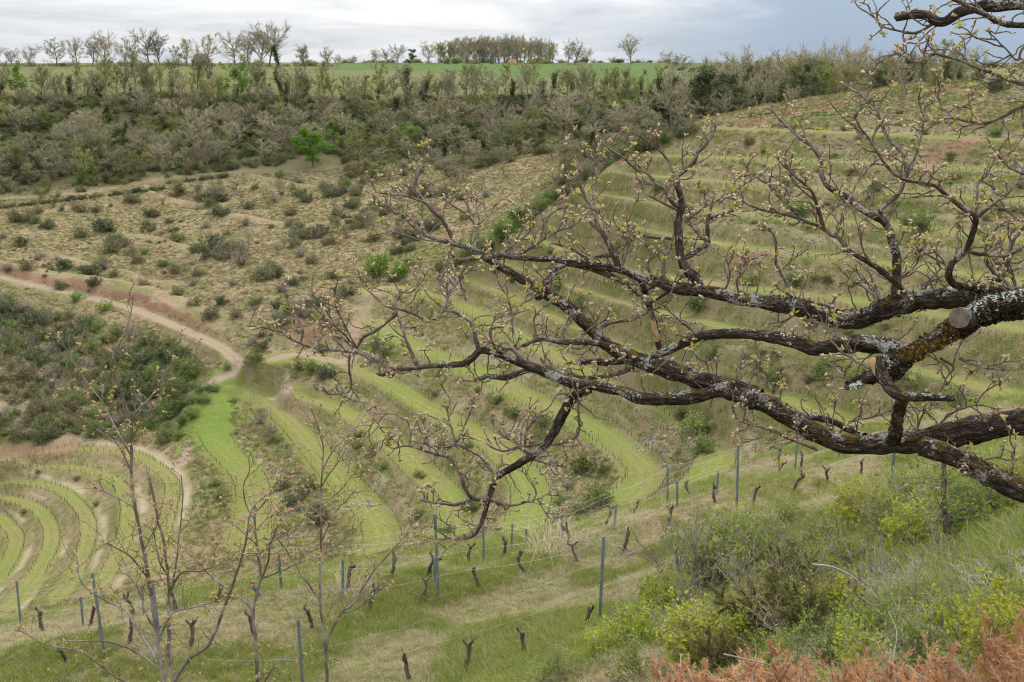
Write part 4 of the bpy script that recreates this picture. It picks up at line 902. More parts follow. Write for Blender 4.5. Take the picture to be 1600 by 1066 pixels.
POSTS = [(33, 980, 905), (130, 978, 930), (165, 1030, 890), (225, 960, 913), (250, 1000, 905), (440, 927, 862), (477, 1120, 960), (536, 930, 872), (680, 912, 872), (685, 937, 801), (756, 877, 810), (799, 862, 817), (822, 852, 826), (937, 975, 835), (1043, 790, 726), (1058, 792, 751), (1151, 795, 688), (1217, 738, 698), (1242, 734, 694), (1392, 778, 700), (1120, 772, 735), (878, 842, 803), (960, 824, 790), (1310, 716, 690), (850, 850, 818)]
POSTS.sort()
for i, (u, v0, v1) in enumerate(POSTS):
    p = hit(u, v0)[0]; dd = p[1] * CP - p[2] * SP; h = min((v0 - v1) * dd / F * 1.04, 2.2)
    o = link_obj('trellis_post', post_mesh(h, dd < 40), None, p, label=f'blue-grey steel trellis post, {ordinal(i)} from the left in the foreground vineyard', category='post', group='foreground trellis posts')
    o.rotation_euler = (rng.normal() * 0.02, rng.normal() * 0.025, rng.uniform(-0.4, 0.9))
M_WIRE = Mat('wire', 0.35, 0.5); M_WIRE.col((0.36, 0.36, 0.36)); M_WIRE.b.inputs['Metallic'].default_value = 0.6; M_WIRE = M_WIRE.m
for rn, RW, hs, rad in (('nearest row', ROW1, (0.65, 1.1), 0.0022), ('middle row', ROW2, (0.62, 1.05, 1.55), 0.0026), ('far row', ROW3, (0.65, 1.1, 1.6), 0.0036)):
    gz = height(RW[:, 0], RW[:, 1])
    for k, h in enumerate(hs):
        P = np.stack([RW[:, 0], RW[:, 1], gz + h - 0.04 * np.abs(np.sin(np.arange(len(RW)) * 0.5 * np.pi / 5.0))], 1); b = Buf(); V, f4, f3 = tube(P, rad, 3); b.add(V, f4, f3)
        link_obj('trellis_wire', b.mesh('trellis_wire', M_WIRE), None, label=f'{("lowest", "middle", "top")[k]} trellis wire strung along the {rn} of foreground vines', category='wire', group='foreground trellis wires')
# far terraces: the rows of small vines along both edges of the benches
def far_vine(s):
    g = np.random.default_rng(900 + s); b = Buf(); P = wander((0, 0, -0.1), (g.normal() * 0.2, g.normal() * 0.2, 1), 0.6, 4, g, 0.15); V, f4, f3 = tube(P, np.linspace(0.05, 0.035, 5), 5); b.add(V, f4, f3)
    e = P[-1:].repeat(2, 0); V, f3 = cones(e, e + g.normal(size=(2, 3)) * [0.15, 0.15, 0.05] + [0, 0, 0.12], 0.025); b.add(V, None, f3); return b
FV = [far_vine(s) for s in range(4)]; FVM = [b.mesh('far_vine', M_CANE) for b in FV]
spots = []
for k in bkeys:
    Pl = BW[k]; Tn = np.gradient(Pl[:, :2], axis=0); Tn /= np.linalg.norm(Tn, axis=1)[:, None]; Nn = np.stack([-Tn[:, 1], Tn[:, 0]], 1)
    off = 1.05 if k[0] == 'l' else 2.3
    for sgn in (-1, 1):
        q = resample(np.c_[Pl[:, :2] + Nn * off * sgn, Pl[:, 2]], 1.05)
        if k in ('tk', 'tm', 'tn', 'tl'): q = q[12:]
        if k in ('ta',): continue
        spots.append(q[:, :2])
spots = np.concatenate(spots); spots = spots[rng.uniform(size=len(spots)) > 0.08] + rng.normal(size=(0, 2)).sum() * 0
sz = height(spots[:, 0], spots[:, 1]); su, sv, sf = proj(np.c_[spots, sz])
vis = (su > -20) & (su < 1620) & (sv < 900)
spots, sz, sf, su, sv = spots[vis], sz[vis], sf[vis], su[vis], sv[vis]
hp = hit(su, sv - 3); seen = np.hypot(hp[:, 0], hp[:, 1]) > np.hypot(spots[:, 0], spots[:, 1]) - 3
order = np.argsort(np.where(seen, sf, 1e5)); big = order[:290]; rest = order[290:]
for i in big:
    o = link_obj('terrace_vine', FVM[i % 4], None, (*spots[i], sz[i]), label='tiny dark vine stump in the rows edging a valley terrace', category='vine', group='vines on the valley terraces'); o.rotation_euler[2] = rng.uniform(0, 6.28); s_ = rng.uniform(0.85, 1.2); o.scale = (s_,) * 3
b = Buf()
for i in rest:
    F0 = FV[i % 4]; s_ = rng.uniform(0.85, 1.2); V = np.concatenate(F0.V) * s_ + [*spots[i], sz[i]]; b.add(V, F0.F4[0], np.concatenate(F0.F3))
link_obj('terrace_vines', b.mesh('terrace_vines', M_CANE), None, label='the further rows of tiny dark vines on the valley terraces', category='vines', kind='stuff')
# trellis posts on the terraces
tb_ = 0
for k in ('tj', 'tk', 'tl', 'tm', 'ti', 'th', 'tg', 'lb', 'lc'):
    Pl = BW[k]; Tn = np.gradient(Pl[:, :2], axis=0); Tn /= np.linalg.norm(Tn, axis=1)[:, None]
    for i in range(10, len(Pl), 11):
        x, y = Pl[i, :2] + np.array([-Tn[i, 1], Tn[i, 0]]) * (-1.05 if k[0] == 'l' else -1.9); z = float(height(np.array([x]), np.array([y]))[0]); u, v, f_ = proj(np.array([x, y, z]))
        if not (0 < u < 1600 and v < 880): continue
        if tb_ == 0: PM = post_mesh(1.45, False)
        o = link_obj('terrace_post', PM, None, (x, y, z), label='thin pale steel post among the vines of a valley terrace', category='post', group='posts on the valley terraces'); tb_ += 1

# ------------------------------------------------------------------ the oak in the foreground
# traced limbs: base to tip in picture points, width px at base and tip, depth m at base and tip (None: taken from the wood it grows from)
LIMBS = [
 ('A', [(1960, 640), (1800, 625), (1700, 635), (1620, 655), (1560, 664), (1506, 675), (1450, 688), (1400, 692), (1350, 695), (1305, 690), (1270, 673), (1240, 656), (1187, 626), (1131, 610), (1095, 618), (1060, 622), (1002, 622), (974, 611), (931, 603), (896, 600), (867, 589), (839, 577), (807, 565), (778, 554), (752, 548), (738, 560), (722, 569), (700, 570), (666, 573), (640, 576), (612, 577), (596, 569), (575, 559), (556, 550), (538, 549), (507, 546), (483, 542), (453, 529), (439, 519), (412, 512), (388, 509)], [80, 66, 52, 46, 34, 30, 22, 16, 10, 5, 3], 5.3, 6.9),
 ('C', [(1187, 624), (1131, 604), (1075, 588), (1035, 575), (990, 560), (950, 540), (922, 512), (905, 495), (880, 475), (852, 460), (825, 442), (795, 425), (770, 410), (750, 397), (730, 387), (702, 380), (675, 372), (650, 357), (631, 338), (610, 328), (590, 320)], [42, 34, 28, 24, 20, 16, 10, 6, 3], None, 7.3),
 ('M', [(1960, 600), (1850, 520), (1740, 470), (1660, 462), (1600, 472), (1545, 482), (1510, 500), (1480, 522), (1440, 545), (1410, 563), (1388, 584), (1355, 590), (1338, 602), (1322, 606)], [120, 105, 92, 70, 52, 48, 42, 36, 30, 22, 8], 5.2, 5.3),
 ('E', [(1560, 470), (1533, 462), (1482, 465), (1431, 470), (1381, 483), (1345, 500), (1313, 500), (1276, 487), (1229, 478), (1161, 468), (1104, 456), (1060, 451), (1030, 442), (1003, 434), (969, 421), (930, 416), (892, 411), (867, 405), (840, 405), (805, 402), (780, 399), (757, 406)], [44, 38, 34, 30, 26, 24, 18, 13, 11, 8], 5.35, 6.9),
 ('F', [(1420, 560), (1385, 542), (1347, 536), (1310, 540), (1276, 544), (1256, 539), (1225, 530), (1195, 525), (1160, 521), (1127, 522), (1095, 526), (1070, 536), (1045, 548), (1020, 556)], [40, 30, 26, 20, 16, 13], 5.3, 5.9),
 ('G', [(1960, 860), (1800, 810), (1700, 792), (1630, 778), (1600, 768), (1560, 750), (1520, 730), (1480, 710), (1440, 696)], [52, 46, 42, 38, 34], 5.2, 5.55),
 ('Z', [(1960, 60), (1800, -10), (1700, -5), (1640, 5), (1584, 6), (1533, 10), (1500, 18), (1480, 32), (1465, 34), (1445, 24), (1420, 24), (1400, 27)], [60, 46, 38, 30, 26, 24, 18, 15], 4.9, 5.3),
 ('B', [(920, 606), (902, 617), (887, 634), (873, 661), (856, 690), (839, 707), (807, 727), (778, 744), (769, 762), (764, 779), (757, 803), (748, 826), (738, 838), (715, 842), (694, 838)], [20, 19, 18, 16, 15, 13, 11, 9, 6, 3], None, None),
 ('stub', [(1378, 560), (1378, 585), (1392, 607), (1412, 619), (1450, 621), (1490, 623)], [20, 22, 18, 14, 12], 5.15, 5.0),
 ('prop', [(1398, 690), (1402, 655), (1408, 630), (1410, 618)], [26, 22, 22], None, 5.2),
]
BR = [  # branches: points base to tip, width px at base and tip
 ([(1350, 682), (1330, 672), (1296, 658), (1249, 647), (1210, 632), (1185, 618)], 14, 9), ([(1277, 703), (1225, 682), (1187, 667), (1160, 660), (1146, 652)], 6, 2.5),
 ([(1640, 40), (1600, 39), (1567, 37), (1533, 20), (1505, 6), (1482, -6)], 13, 8), ([(1680, 150), (1600, 132), (1560, 118), (1533, 108), (1499, 95), (1459, 84), (1432, 98), (1401, 81)], 9, 2.5), ([(1480, 32), (1459, 37), (1432, 51), (1398, 47), (1374, 37), (1357, 13)], 7, 2.5), ([(1420, 50), (1411, 55), (1415, 78), (1402, 92)], 4, 2),
 ([(1680, 150), (1600, 167), (1567, 182), (1533, 193), (1486, 184), (1468, 190), (1455, 193)], 9, 4), ([(1486, 184), (1478, 172), (1462, 168)], 4, 2), ([(1640, 60), (1600, 75), (1590, 95), (1570, 75), (1545, 50)], 6, 2),
 # upright wood at the upper right
 ([(1400, 472), (1401, 434), (1401, 404), (1394, 377), (1390, 362), (1380, 345), (1360, 335), (1340, 322), (1327, 310), (1312, 302), (1295, 292), (1284, 272), (1282, 247), (1270, 230), (1250, 215), (1225, 192), (1200, 167)], 19, 3), ([(1390, 362), (1381, 340), (1377, 325), (1400, 307), (1412, 285), (1418, 262), (1407, 237), (1387, 217), (1380, 197), (1370, 172), (1350, 152), (1317, 130)], 11, 3),
 ([(1545, 462), (1523, 451), (1492, 445), (1482, 431), (1489, 411), (1509, 390), (1520, 367), (1525, 340), (1505, 325), (1482, 307), (1462, 290), (1432, 285), (1412, 280), (1390, 265), (1370, 235), (1350, 207), (1335, 180)], 15, 3), ([(1525, 342), (1527, 310), (1527, 285)], 6, 4), ([(1524, 342), (1550, 320), (1575, 302), (1592, 280), (1602, 258)], 8, 3), ([(1412, 283), (1420, 270), (1432, 237), (1440, 205), (1447, 155)], 6, 2.5),
 ([(1440, 480), (1431, 470), (1398, 441), (1364, 414), (1330, 394), (1310, 372), (1300, 367), (1282, 355), (1252, 342), (1232, 322), (1212, 302), (1200, 287), (1190, 270)], 13, 3), ([(1252, 342), (1225, 335), (1200, 330), (1182, 325), (1162, 315), (1150, 310)], 7, 3), ([(1288, 358), (1285, 350), (1277, 322), (1267, 297), (1250, 282), (1232, 265), (1222, 245)], 8, 2.5), ([(1307, 368), (1320, 325), (1335, 295), (1350, 260)], 6, 2.5), ([(1600, 272), (1590, 268), (1575, 260), (1560, 242), (1548, 228)], 5, 2), ([(1432, 286), (1457, 297), (1420, 309), (1405, 310)], 4, 2),
 ([(1232, 478), (1232, 461), (1225, 434), (1212, 411), (1212, 380), (1207, 365), (1198, 352)], 8, 3), ([(1560, 440), (1575, 410), (1582, 380), (1596, 360), (1612, 340)], 9, 4), ([(1560, 440), (1540, 400), (1545, 375), (1560, 350)], 8, 3), ([(1509, 392), (1540, 398), (1570, 400), (1600, 385), (1625, 370)], 8, 5), ([(1600, 480), (1585, 440), (1570, 410), (1556, 385)], 9, 3), ([(1640, 330), (1600, 345), (1575, 330), (1560, 310)], 7, 3),
 # middle
 ([(1095, 457), (1088, 437), (1075, 425), (1064, 404), (1060, 365), (1060, 345), (1065, 320), (1060, 292), (1057, 277), (1072, 265), (1085, 252), (1092, 237), (1107, 220), (1117, 202), (1120, 182)], 20, 4), ([(1063, 325), (1052, 318), (1037, 297), (1025, 287), (1010, 270), (995, 265), (975, 247), (955, 235), (940, 222)], 8, 2.5), ([(1054, 285), (1050, 262), (1037, 242), (1020, 227), (1005, 217), (990, 208), (975, 200)], 6, 2.5), ([(1062, 330), (1042, 320), (1027, 312), (1007, 300), (1002, 280)], 6, 2.5),
 ([(1066, 405), (1090, 392), (1107, 380), (1095, 370), (1080, 350), (1070, 337)], 11, 4), ([(1107, 380), (1105, 365), (1107, 340), (1112, 320), (1118, 300)], 9, 3), ([(1106, 342), (1125, 335), (1150, 327), (1162, 315), (1158, 300)], 8, 3), ([(1070, 347), (1090, 332), (1115, 315), (1140, 307), (1160, 290), (1180, 278)], 5, 2.5), ([(1250, 345), (1235, 325), (1220, 310), (1205, 290), (1187, 280), (1167, 267)], 6, 2.5),
 ([(969, 423), (960, 400), (950, 380), (937, 360), (922, 348)], 13, 7), ([(970, 422), (977, 402), (982, 385), (978, 370)], 7, 3), ([(1035, 444), (1030, 437), (1017, 427), (1012, 410), (1017, 397), (1007, 380), (992, 370), (980, 352)], 7, 2.5), ([(1040, 446), (1037, 412), (1047, 385), (1052, 370), (1055, 350)], 8, 4), ([(1050, 375), (1040, 372), (1007, 370), (985, 360), (957, 357), (937, 342)], 6, 2.5), ([(937, 362), (930, 338), (922, 320), (915, 310), (905, 287), (893, 270)], 7, 2.5), ([(922, 320), (927, 297), (932, 277), (927, 250), (922, 237)], 5, 2.5), ([(960, 398), (937, 400), (915, 407), (896, 408)], 8, 6), ([(1000, 432), (1013, 475), (1022, 505), (1027, 532), (1032, 552)], 12, 10), ([(890, 412), (935, 424), (979, 444), (1000, 460), (1013, 475)], 10, 9),
 ([(1013, 474), (1045, 455), (1060, 440), (1068, 420)], 8, 4), ([(840, 466), (855, 440), (862, 425), (880, 415), (892, 412)], 13, 9), ([(860, 462), (850, 440), (849, 430)], 8, 3), ([(930, 520), (950, 505), (985, 500), (1010, 490), (1040, 475)], 8, 3), ([(1095, 527), (1060, 500), (1040, 480), (1020, 470)], 6, 2.5),
 # left
 ([(652, 573), (645, 555), (635, 532), (625, 502), (619, 482), (621, 465), (626, 452)], 8, 2.5), ([(620, 484), (597, 475), (581, 458), (567, 438), (557, 421)], 6, 2), ([(620, 482), (631, 485), (665, 499), (679, 499), (692, 493)], 5, 2.5), ([(621, 490), (605, 503), (587, 516), (567, 529), (557, 545)], 6, 5), ([(555, 549), (543, 529), (530, 516), (518, 500), (508, 484)], 5, 2.5), ([(625, 456), (645, 455), (662, 434), (670, 421)], 4, 2), ([(748, 548), (746, 539), (739, 512), (729, 499), (712, 488), (695, 485), (685, 475)], 9, 4), ([(694, 486), (699, 458), (690, 445), (682, 431)], 5, 2), ([(699, 460), (716, 441), (725, 430), (733, 418)], 5, 2), ([(729, 470), (722, 450), (716, 432)], 4, 2),
 ([(741, 392), (745, 370), (743, 350), (733, 334), (729, 297)], 9, 3), ([(745, 352), (766, 334), (773, 317)], 4, 2), ([(712, 384), (695, 348), (675, 328), (655, 304), (648, 290), (652, 274), (638, 240)], 9, 4), ([(665, 317), (638, 307), (611, 304), (584, 301)], 5, 2), ([(655, 357), (631, 338), (621, 328), (597, 321)], 4, 2), ([(655, 376), (630, 366), (604, 358), (581, 351)], 5, 2), ([(733, 336), (712, 324), (692, 311)], 4, 2), ([(752, 400), (735, 405), (715, 404), (702, 392)], 9, 5), ([(775, 408), (800, 385), (825, 365), (834, 341), (828, 320)], 6, 2.5), ([(806, 402), (840, 380), (870, 362), (900, 350), (912, 335)], 7, 3), ([(845, 378), (850, 350), (862, 325), (875, 310)], 5, 2), ([(870, 362), (880, 340), (885, 315), (880, 295)], 5, 2.5), ([(930, 418), (905, 395), (880, 385), (860, 380)], 7, 4),
 ([(817, 566), (800, 545), (775, 547)], 8, 6), ([(1000, 563), (960, 545), (925, 535), (880, 535), (847, 530), (817, 540)], 15, 7), ([(990, 575), (960, 585), (920, 590), (880, 583), (855, 572), (845, 560)], 9, 5), ([(830, 575), (815, 582), (790, 590), (763, 588), (742, 594)], 12, 9), ([(980, 562), (950, 567), (925, 565), (910, 566)], 14, 9), ([(1075, 600), (1060, 585), (1045, 575)], 8, 4),
 ([(805, 540), (800, 505), (798, 480), (790, 460), (780, 450)], 6, 2), ([(800, 495), (815, 475), (830, 468), (842, 455)], 4, 2), ([(839, 530), (835, 500), (850, 480), (868, 470)], 5, 2), ([(880, 535), (885, 505), (895, 488), (890, 470)], 5, 2), ([(905, 535), (925, 510), (950, 500)], 4, 2), ([(775, 548), (765, 520), (775, 500), (790, 495)], 5, 2),
 # lower left hanging wood
 ([(858, 692), (864, 695), (893, 687), (905, 675), (903, 635), (902, 604)], 5, 2.5), ([(852, 692), (835, 695), (818, 697), (801, 689), (784, 681), (772, 666), (768, 646)], 5, 2), ([(830, 712), (820, 705), (813, 698), (790, 705), (772, 701), (761, 692)], 7, 2.5), ([(820, 700), (821, 692), (823, 678), (830, 664), (847, 641)], 5, 2.5), ([(822, 720), (830, 718), (853, 725), (885, 730)], 4, 2.5),
 ([(780, 743), (764, 730), (752, 715), (735, 704), (715, 695), (695, 698), (680, 697), (665, 690)], 8, 3), ([(712, 698), (721, 678), (732, 652), (741, 638)], 5, 2.5), ([(712, 697), (706, 672), (701, 655), (698, 635)], 5, 2), ([(762, 782), (741, 779), (729, 767), (721, 744), (709, 724), (701, 714), (678, 710), (652, 701), (632, 697), (614, 700), (600, 692)], 9, 2), ([(632, 697), (620, 678), (606, 675)], 3, 2), ([(640, 698), (640, 669), (636, 655)], 3, 2), ([(660, 700), (666, 678), (672, 668)], 3, 2), ([(741, 779), (729, 784), (709, 789), (680, 786), (657, 781)], 8, 4), ([(765, 780), (784, 787), (795, 794)], 9, 5), ([(784, 787), (798, 790), (824, 784), (844, 779), (862, 767)], 5, 2), ([(833, 784), (838, 770), (832, 757)], 3, 2),
 ([(548, 552), (545, 570), (549, 607), (535, 615), (515, 617), (502, 610)], 5, 2), ([(549, 607), (572, 637), (590, 662), (600, 675), (620, 690)], 4, 2), ([(470, 534), (473, 515), (466, 499), (442, 482)], 4, 2), ([(538, 547), (513, 512), (507, 495), (500, 470)], 4, 2), ([(558, 547), (537, 505), (524, 478), (524, 448)], 5, 2), ([(524, 480), (507, 472), (480, 458)], 3, 2), ([(612, 578), (598, 586), (590, 584)], 9, 6), ([(616, 580), (608, 590)], 9, 8),
 ([(1500, 560), (1520, 570), (1545, 575), (1570, 580)], 6, 3), ([(1470, 560), (1490, 575), (1480, 590), (1470, 612)], 5, 2), ([(1360, 575), (1330, 560), (1310, 545), (1290, 520)], 6, 2.5), ([(1330, 596), (1310, 580), (1295, 565), (1300, 555)], 6, 3), ([(1240, 655), (1232, 640), (1215, 625), (1200, 600), (1190, 580)], 5, 2), ([(1155, 612), (1150, 590), (1160, 570), (1175, 555)], 4, 2), ([(1180, 622), (1170, 600), (1180, 585), (1195, 575)], 4, 2), ([(1130, 605), (1120, 590), (1105, 575)], 4, 2), ([(1450, 690), (1470, 660), (1500, 640), (1530, 632), (1560, 640)], 5, 2), ([(1520, 730), (1550, 715), (1580, 720), (1610, 712)], 5, 2), ([(1300, 690), (1330, 660), (1370, 650), (1400, 640)], 4, 2), ([(1560, 752), (1580, 735), (1590, 715)], 4, 2), ([(1430, 690), (1440, 650), (1455, 630), (1450, 610)], 4, 2),
 ([(1313, 497), (1300, 480), (1260, 470), (1230, 460), (1210, 445)], 6, 2.5), ([(1250, 482), (1230, 500), (1200, 505)], 5, 3), ([(1380, 480), (1360, 455), (1330, 440), (1310, 445)], 6, 3), ([(1381, 484), (1360, 430), (1345, 420)], 6, 2.5), ([(1160, 467), (1150, 440), (1165, 420), (1170, 400)], 5, 2), ([(1130, 460), (1140, 430), (1135, 400), (1145, 385)], 5, 2), ([(1330, 540), (1300, 520), (1280, 505), (1255, 500)], 6, 3), ([(1590, 470), (1575, 445), (1560, 430)], 10, 5), ([(1430, 470), (1450, 440), (1470, 420)], 6, 3), ([(1470, 466), (1480, 440), (1475, 410), (1460, 390)], 6, 2.5), ([(1475, 412), (1445, 395), (1430, 370)], 5, 2), ([(1360, 412), (1345, 380), (1350, 355)], 5, 2), ([(1400, 440), (1430, 415), (1440, 385)], 5, 2),
]
M_OAK = Mat('oak_bark', 0.92, 0.15)
_co = M_OAK.coord(); _bk = M_OAK.map(M_OAK.attr('bk').outputs[1], (1, 1, 0.30)); _v = M_OAK.voro(M_OAK.mix(0.02, _bk, M_OAK.noise(_bk, 40, 3, 0.6, 0, True)), 62, 'DISTANCE_TO_EDGE'); _n1 = M_OAK.noise(_bk, 46, 4, 0.7); _n2 = M_OAK.noise(_co, 90, 3, 0.7); _n3 = M_OAK.noise(_co, 7.0, 4, 0.62, 0.3); _n4 = M_OAK.noise(M_OAK.map(_co, (1, 1, 1), (7, 3, 1)), 13.0, 4, 0.65)
_c = M_OAK.ramp(_n1, (0.28, (0.014, 0.010, 0.008)), (0.52, (0.058, 0.043, 0.034)), (0.72, (0.19, 0.155, 0.13)))
_c = M_OAK.mix(M_OAK.rng(_v, 0.0, 0.10, 0.75, 0.0), _c, (0.012, 0.009, 0.008))
_geo = M_OAK.N.new('ShaderNodeNewGeometry'); _nz = M_OAK.sepv(_geo.outputs['Normal'])[2]
_thin = M_OAK.attr('tint').outputs[2]           # 1 on thick wood, 0 on thin
_lich = M_OAK.math('ADD', M_OAK.math('MULTIPLY', _n3, 0.65), M_OAK.math('MULTIPLY', _n2, 0.35))
_lich = M_OAK.math('ADD', _lich, M_OAK.math('MULTIPLY', _nz, 0.035))
_c = M_OAK.mix(M_OAK.rng(_lich, 0.54, 0.585, 0.0, 0.8), _c, M_OAK.ramp(_n2, (0.3, (0.22, 0.21, 0.19)), (0.7, (0.50, 0.49, 0.45))))
_ms = M_OAK.math('ADD', _n4, M_OAK.math('MULTIPLY', _nz, 0.10))
_c = M_OAK.mix(M_OAK.math('MULTIPLY', M_OAK.rng(_ms, 0.60, 0.68), M_OAK.rng(_thin, 0.55, 0.9)), _c, M_OAK.ramp(_n2, (0.3, (0.055, 0.035, 0.010)), (0.7, (0.16, 0.105, 0.025))))
_c = M_OAK.mix(M_OAK.rng(_thin, 0.1, 0.6, 0.9, 0.0), _c, M_OAK.ramp(_n1, (0.3, (0.085, 0.062, 0.048)), (0.5, (0.19, 0.145, 0.115)), (0.7, (0.46, 0.41, 0.365))))
M_OAK.col(_c)
M_OAK.bump(M_OAK.math('ADD', M_OAK.math('MULTIPLY', M_OAK.rng(_v, 0, 0.2), 0.6), M_OAK.math('ADD', _n1, M_OAK.math('MULTIPLY', _n2, 0.5))), 0.8, 0.012)
M_OAK = M_OAK.m
def sil(name, *st, transl=0.0):
    m = Mat(name, 0.7, 0.2); t = m.attr('tint').outputs[2]; c = m.ramp(t, *st); m.col(c)
    if transl:
        tr = m.N.new('ShaderNodeBsdfTranslucent'); m.link(c, tr.inputs[0]); mx = m.N.new('ShaderNodeMixShader'); mx.inputs[0].default_value = transl
        o = [n for n in m.N if n.type == 'OUTPUT_MATERIAL'][0]; m.L.new(m.b.outputs[0], mx.inputs[1]); m.L.new(tr.outputs[0], mx.inputs[2]); m.L.new(mx.outputs[0], o.inputs[0])
    return m.m
M_BUD = sil('bud_scales', (0.0, (0.33, 0.19, 0.12)), (0.4, (0.52, 0.38, 0.25)), (0.75, (0.62, 0.51, 0.34)), (1.0, (0.55, 0.52, 0.20)), transl=0.1)
M_NEWLEAF = sil('new_oak_leaf', (0.0, (0.34, 0.36, 0.05)), (0.6, (0.48, 0.48, 0.10)), (1.0, (0.55, 0.46, 0.20)), transl=0.35)
M_LICH = sil('lichen', (0.0, (0.30, 0.32, 0.27)), (0.6, (0.50, 0.53, 0.47)), (1.0, (0.62, 0.64, 0.56)))
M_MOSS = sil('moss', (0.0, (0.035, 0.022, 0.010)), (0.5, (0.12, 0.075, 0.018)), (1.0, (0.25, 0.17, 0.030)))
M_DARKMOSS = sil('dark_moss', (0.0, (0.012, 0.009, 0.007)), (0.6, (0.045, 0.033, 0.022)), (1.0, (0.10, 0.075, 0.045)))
M_SPLIT = bark_mat('split_wood', (0.34, 0.20, 0.10), (0.56, 0.38, 0.22), 20.0)
def with_bk(me, P=None, r=None, n=0):
    a = me.attributes.new('bk', 'FLOAT_VECTOR', 'POINT'); m = len(me.vertices); v = np.zeros((m, 3), np.float32)
    if P is None:
        co = np.empty(m * 3, np.float32); me.vertices.foreach_get('co', co); v = co.reshape(-1, 3)
    else:
        s = np.r_[0, np.cumsum(np.linalg.norm(np.diff(P, axis=0), axis=1))]; th = np.linspace(0, 2 * np.pi, n, endpoint=False); o = float(P[0].sum()) % 7
        q = np.stack([r[:, None] * np.cos(th)[None], r[:, None] * np.sin(th)[None], np.repeat(s[:, None], n, 1) + o], -1).reshape(-1, 3); v[:len(q)] = q; v[len(q):] = [0, 0, s[-1] + o]
    a.data.foreach_set('vector', np.ascontiguousarray(v, np.float32).ravel()); return me
og = np.random.default_rng(31)
NODES = []                        # (u, v, depth, width) of wood already built
def depth_near(u, v):
    a = np.array(NODES); d = np.hypot(a[:, 0] - u, a[:, 1] - v) - 0.25 * a[:, 3]; i = int(np.argmin(d)); return a[i, 2]
def smooth2(p, w_, d0, d1, step):
    p = np.array(p, float); q = resample(np.c_[p, np.zeros(len(p))], step)[:, :2]; s = np.linspace(0, 1, len(q))
    wv = np.interp(s, np.linspace(0, 1, len(w_)), w_); return q, wv, d0 + (d1 - d0) * s
base_pt = PD(np.array([1930.]), np.array([1000.]), np.array([5.4]))[0]
oz = float(height(base_pt[:1], base_pt[1:2])[0])
oak = thing('oak_tree', (base_pt[0], base_pt[1], oz), 'gnarled lichen-covered oak reaching in from the right, buds just opening', 'tree')
def to_oak(V): return np.asarray(V) - np.array(oak.location)
tp = np.array([[base_pt[0] + 0.1, base_pt[1], oz - 0.4], [base_pt[0], base_pt[1], oz + 0.4], [base_pt[0] - 0.05, base_pt[1] + 0.05, oz + 1.3], [base_pt[0] - 0.02, base_pt[1], oz + 2.4], [base_pt[0] - 0.1, base_pt[1] - 0.05, oz + 3.6], [base_pt[0] - 0.2, base_pt[1], oz + 4.6]])
tp = resample(tp, 0.05); b = Buf(); V, f4, f3 = rdisp(tp, np.linspace(0.34, 0.17, len(tp)) + 0.12 * np.exp(-np.linspace(0, 8, len(tp))), 32, og, 0.15, 1.5, 0.12); b.add(to_oak(V), f4, f3, 1.0); link_obj('trunk', with_bk(b.mesh('trunk', M_OAK), tp, np.full(len(tp), 0.25), 32), oak)
twig_src = []; limb_obj = {}
for nm, p, wv, d0, d1 in LIMBS:
    if d0 is None: d0 = depth_near(*p[0])
    if d1 is None: d1 = d0 + 0.35
    q, ww, dd = smooth2(p, wv, d0, d1, 3.6)
    n = len(q); wob = (fbm(np.arange(n) / 9.0, np.full(n, len(nm) * 3.3 + d0 * 9), 4, 3) - 0.5)
    dd = dd + 0.16 * (fbm(np.arange(n) / 45.0, np.full(n, d0 * 5.5), 6, 2) - 0.5) * np.linspace(0.2, 1, n)
    P = PD(q[:, 0], q[:, 1], dd); r = ww * dd / F / 2 * (0.94 if nm != 'B' else 0.85); r = r * (1 + 0.30 * wob)
    b = Buf(); V, f4, f3 = rdisp(P, r, 28, og, 0.34 if nm == 'M' else 0.22, 1.7, 0.24); b.add(to_oak(V), f4, f3, np.repeat(np.clip(ww / 22, 0, 1), 28).tolist() + [float(np.clip(ww[-1] / 22, 0, 1))])
    limb_obj[nm] = link_obj('limb', with_bk(b.mesh('limb', M_OAK), P, r, 28), oak)
    for i in range(0, n, 3): NODES.append((q[i, 0], q[i, 1], dd[i], ww[i]))
    twig_src.append((P, r, ww, nm))
for k, (p, w0, w1) in enumerate(BR):
    d0 = depth_near(*p[0]); L_ = np.linalg.norm(np.diff(np.array(p, float), axis=0), axis=1).sum(); d1 = d0 + L_ / F * 6 * og.uniform(-0.7, 0.9)
    q, ww, dd = smooth2(p, np.linspace(w0, w1, 4), d0, d1, 4.0); n = len(q)
    q = q + np.stack([fbm(np.arange(n) / 4.0, np.full(n, k * 3.1), 3, 2) - 0.5, fbm(np.arange(n) / 4.0, np.full(n, k * 3.1 + 50), 7, 2) - 0.5], 1) * 3.0 * np.clip(np.linspace(0, 4, n), 0, 1)[:, None]
    P = PD(q[:, 0], q[:, 1], dd); r = ww * dd / F / 2 * 0.86 * (1 + 0.35 * (fbm(np.arange(n) / 2.5, np.full(n, k * 7.7), 2, 2) - 0.5))
    b = Buf(); V, f4, f3 = rdisp(P, r, 10 if w0 > 6 else 7, og, 0.14, 1.5, 0.0); ns = 10 if w0 > 6 else 7
    b.add(to_oak(V), f4, f3, np.repeat(np.clip(ww / 22, 0, 1), ns).tolist() + [0.1]); link_obj('branch', with_bk(b.mesh('branch', M_OAK), P, r, ns), oak)
    for i in range(0, n, 3): NODES.append((q[i, 0], q[i, 1], dd[i], ww[i]))
    twig_src.append((P, r, ww, 'br'))
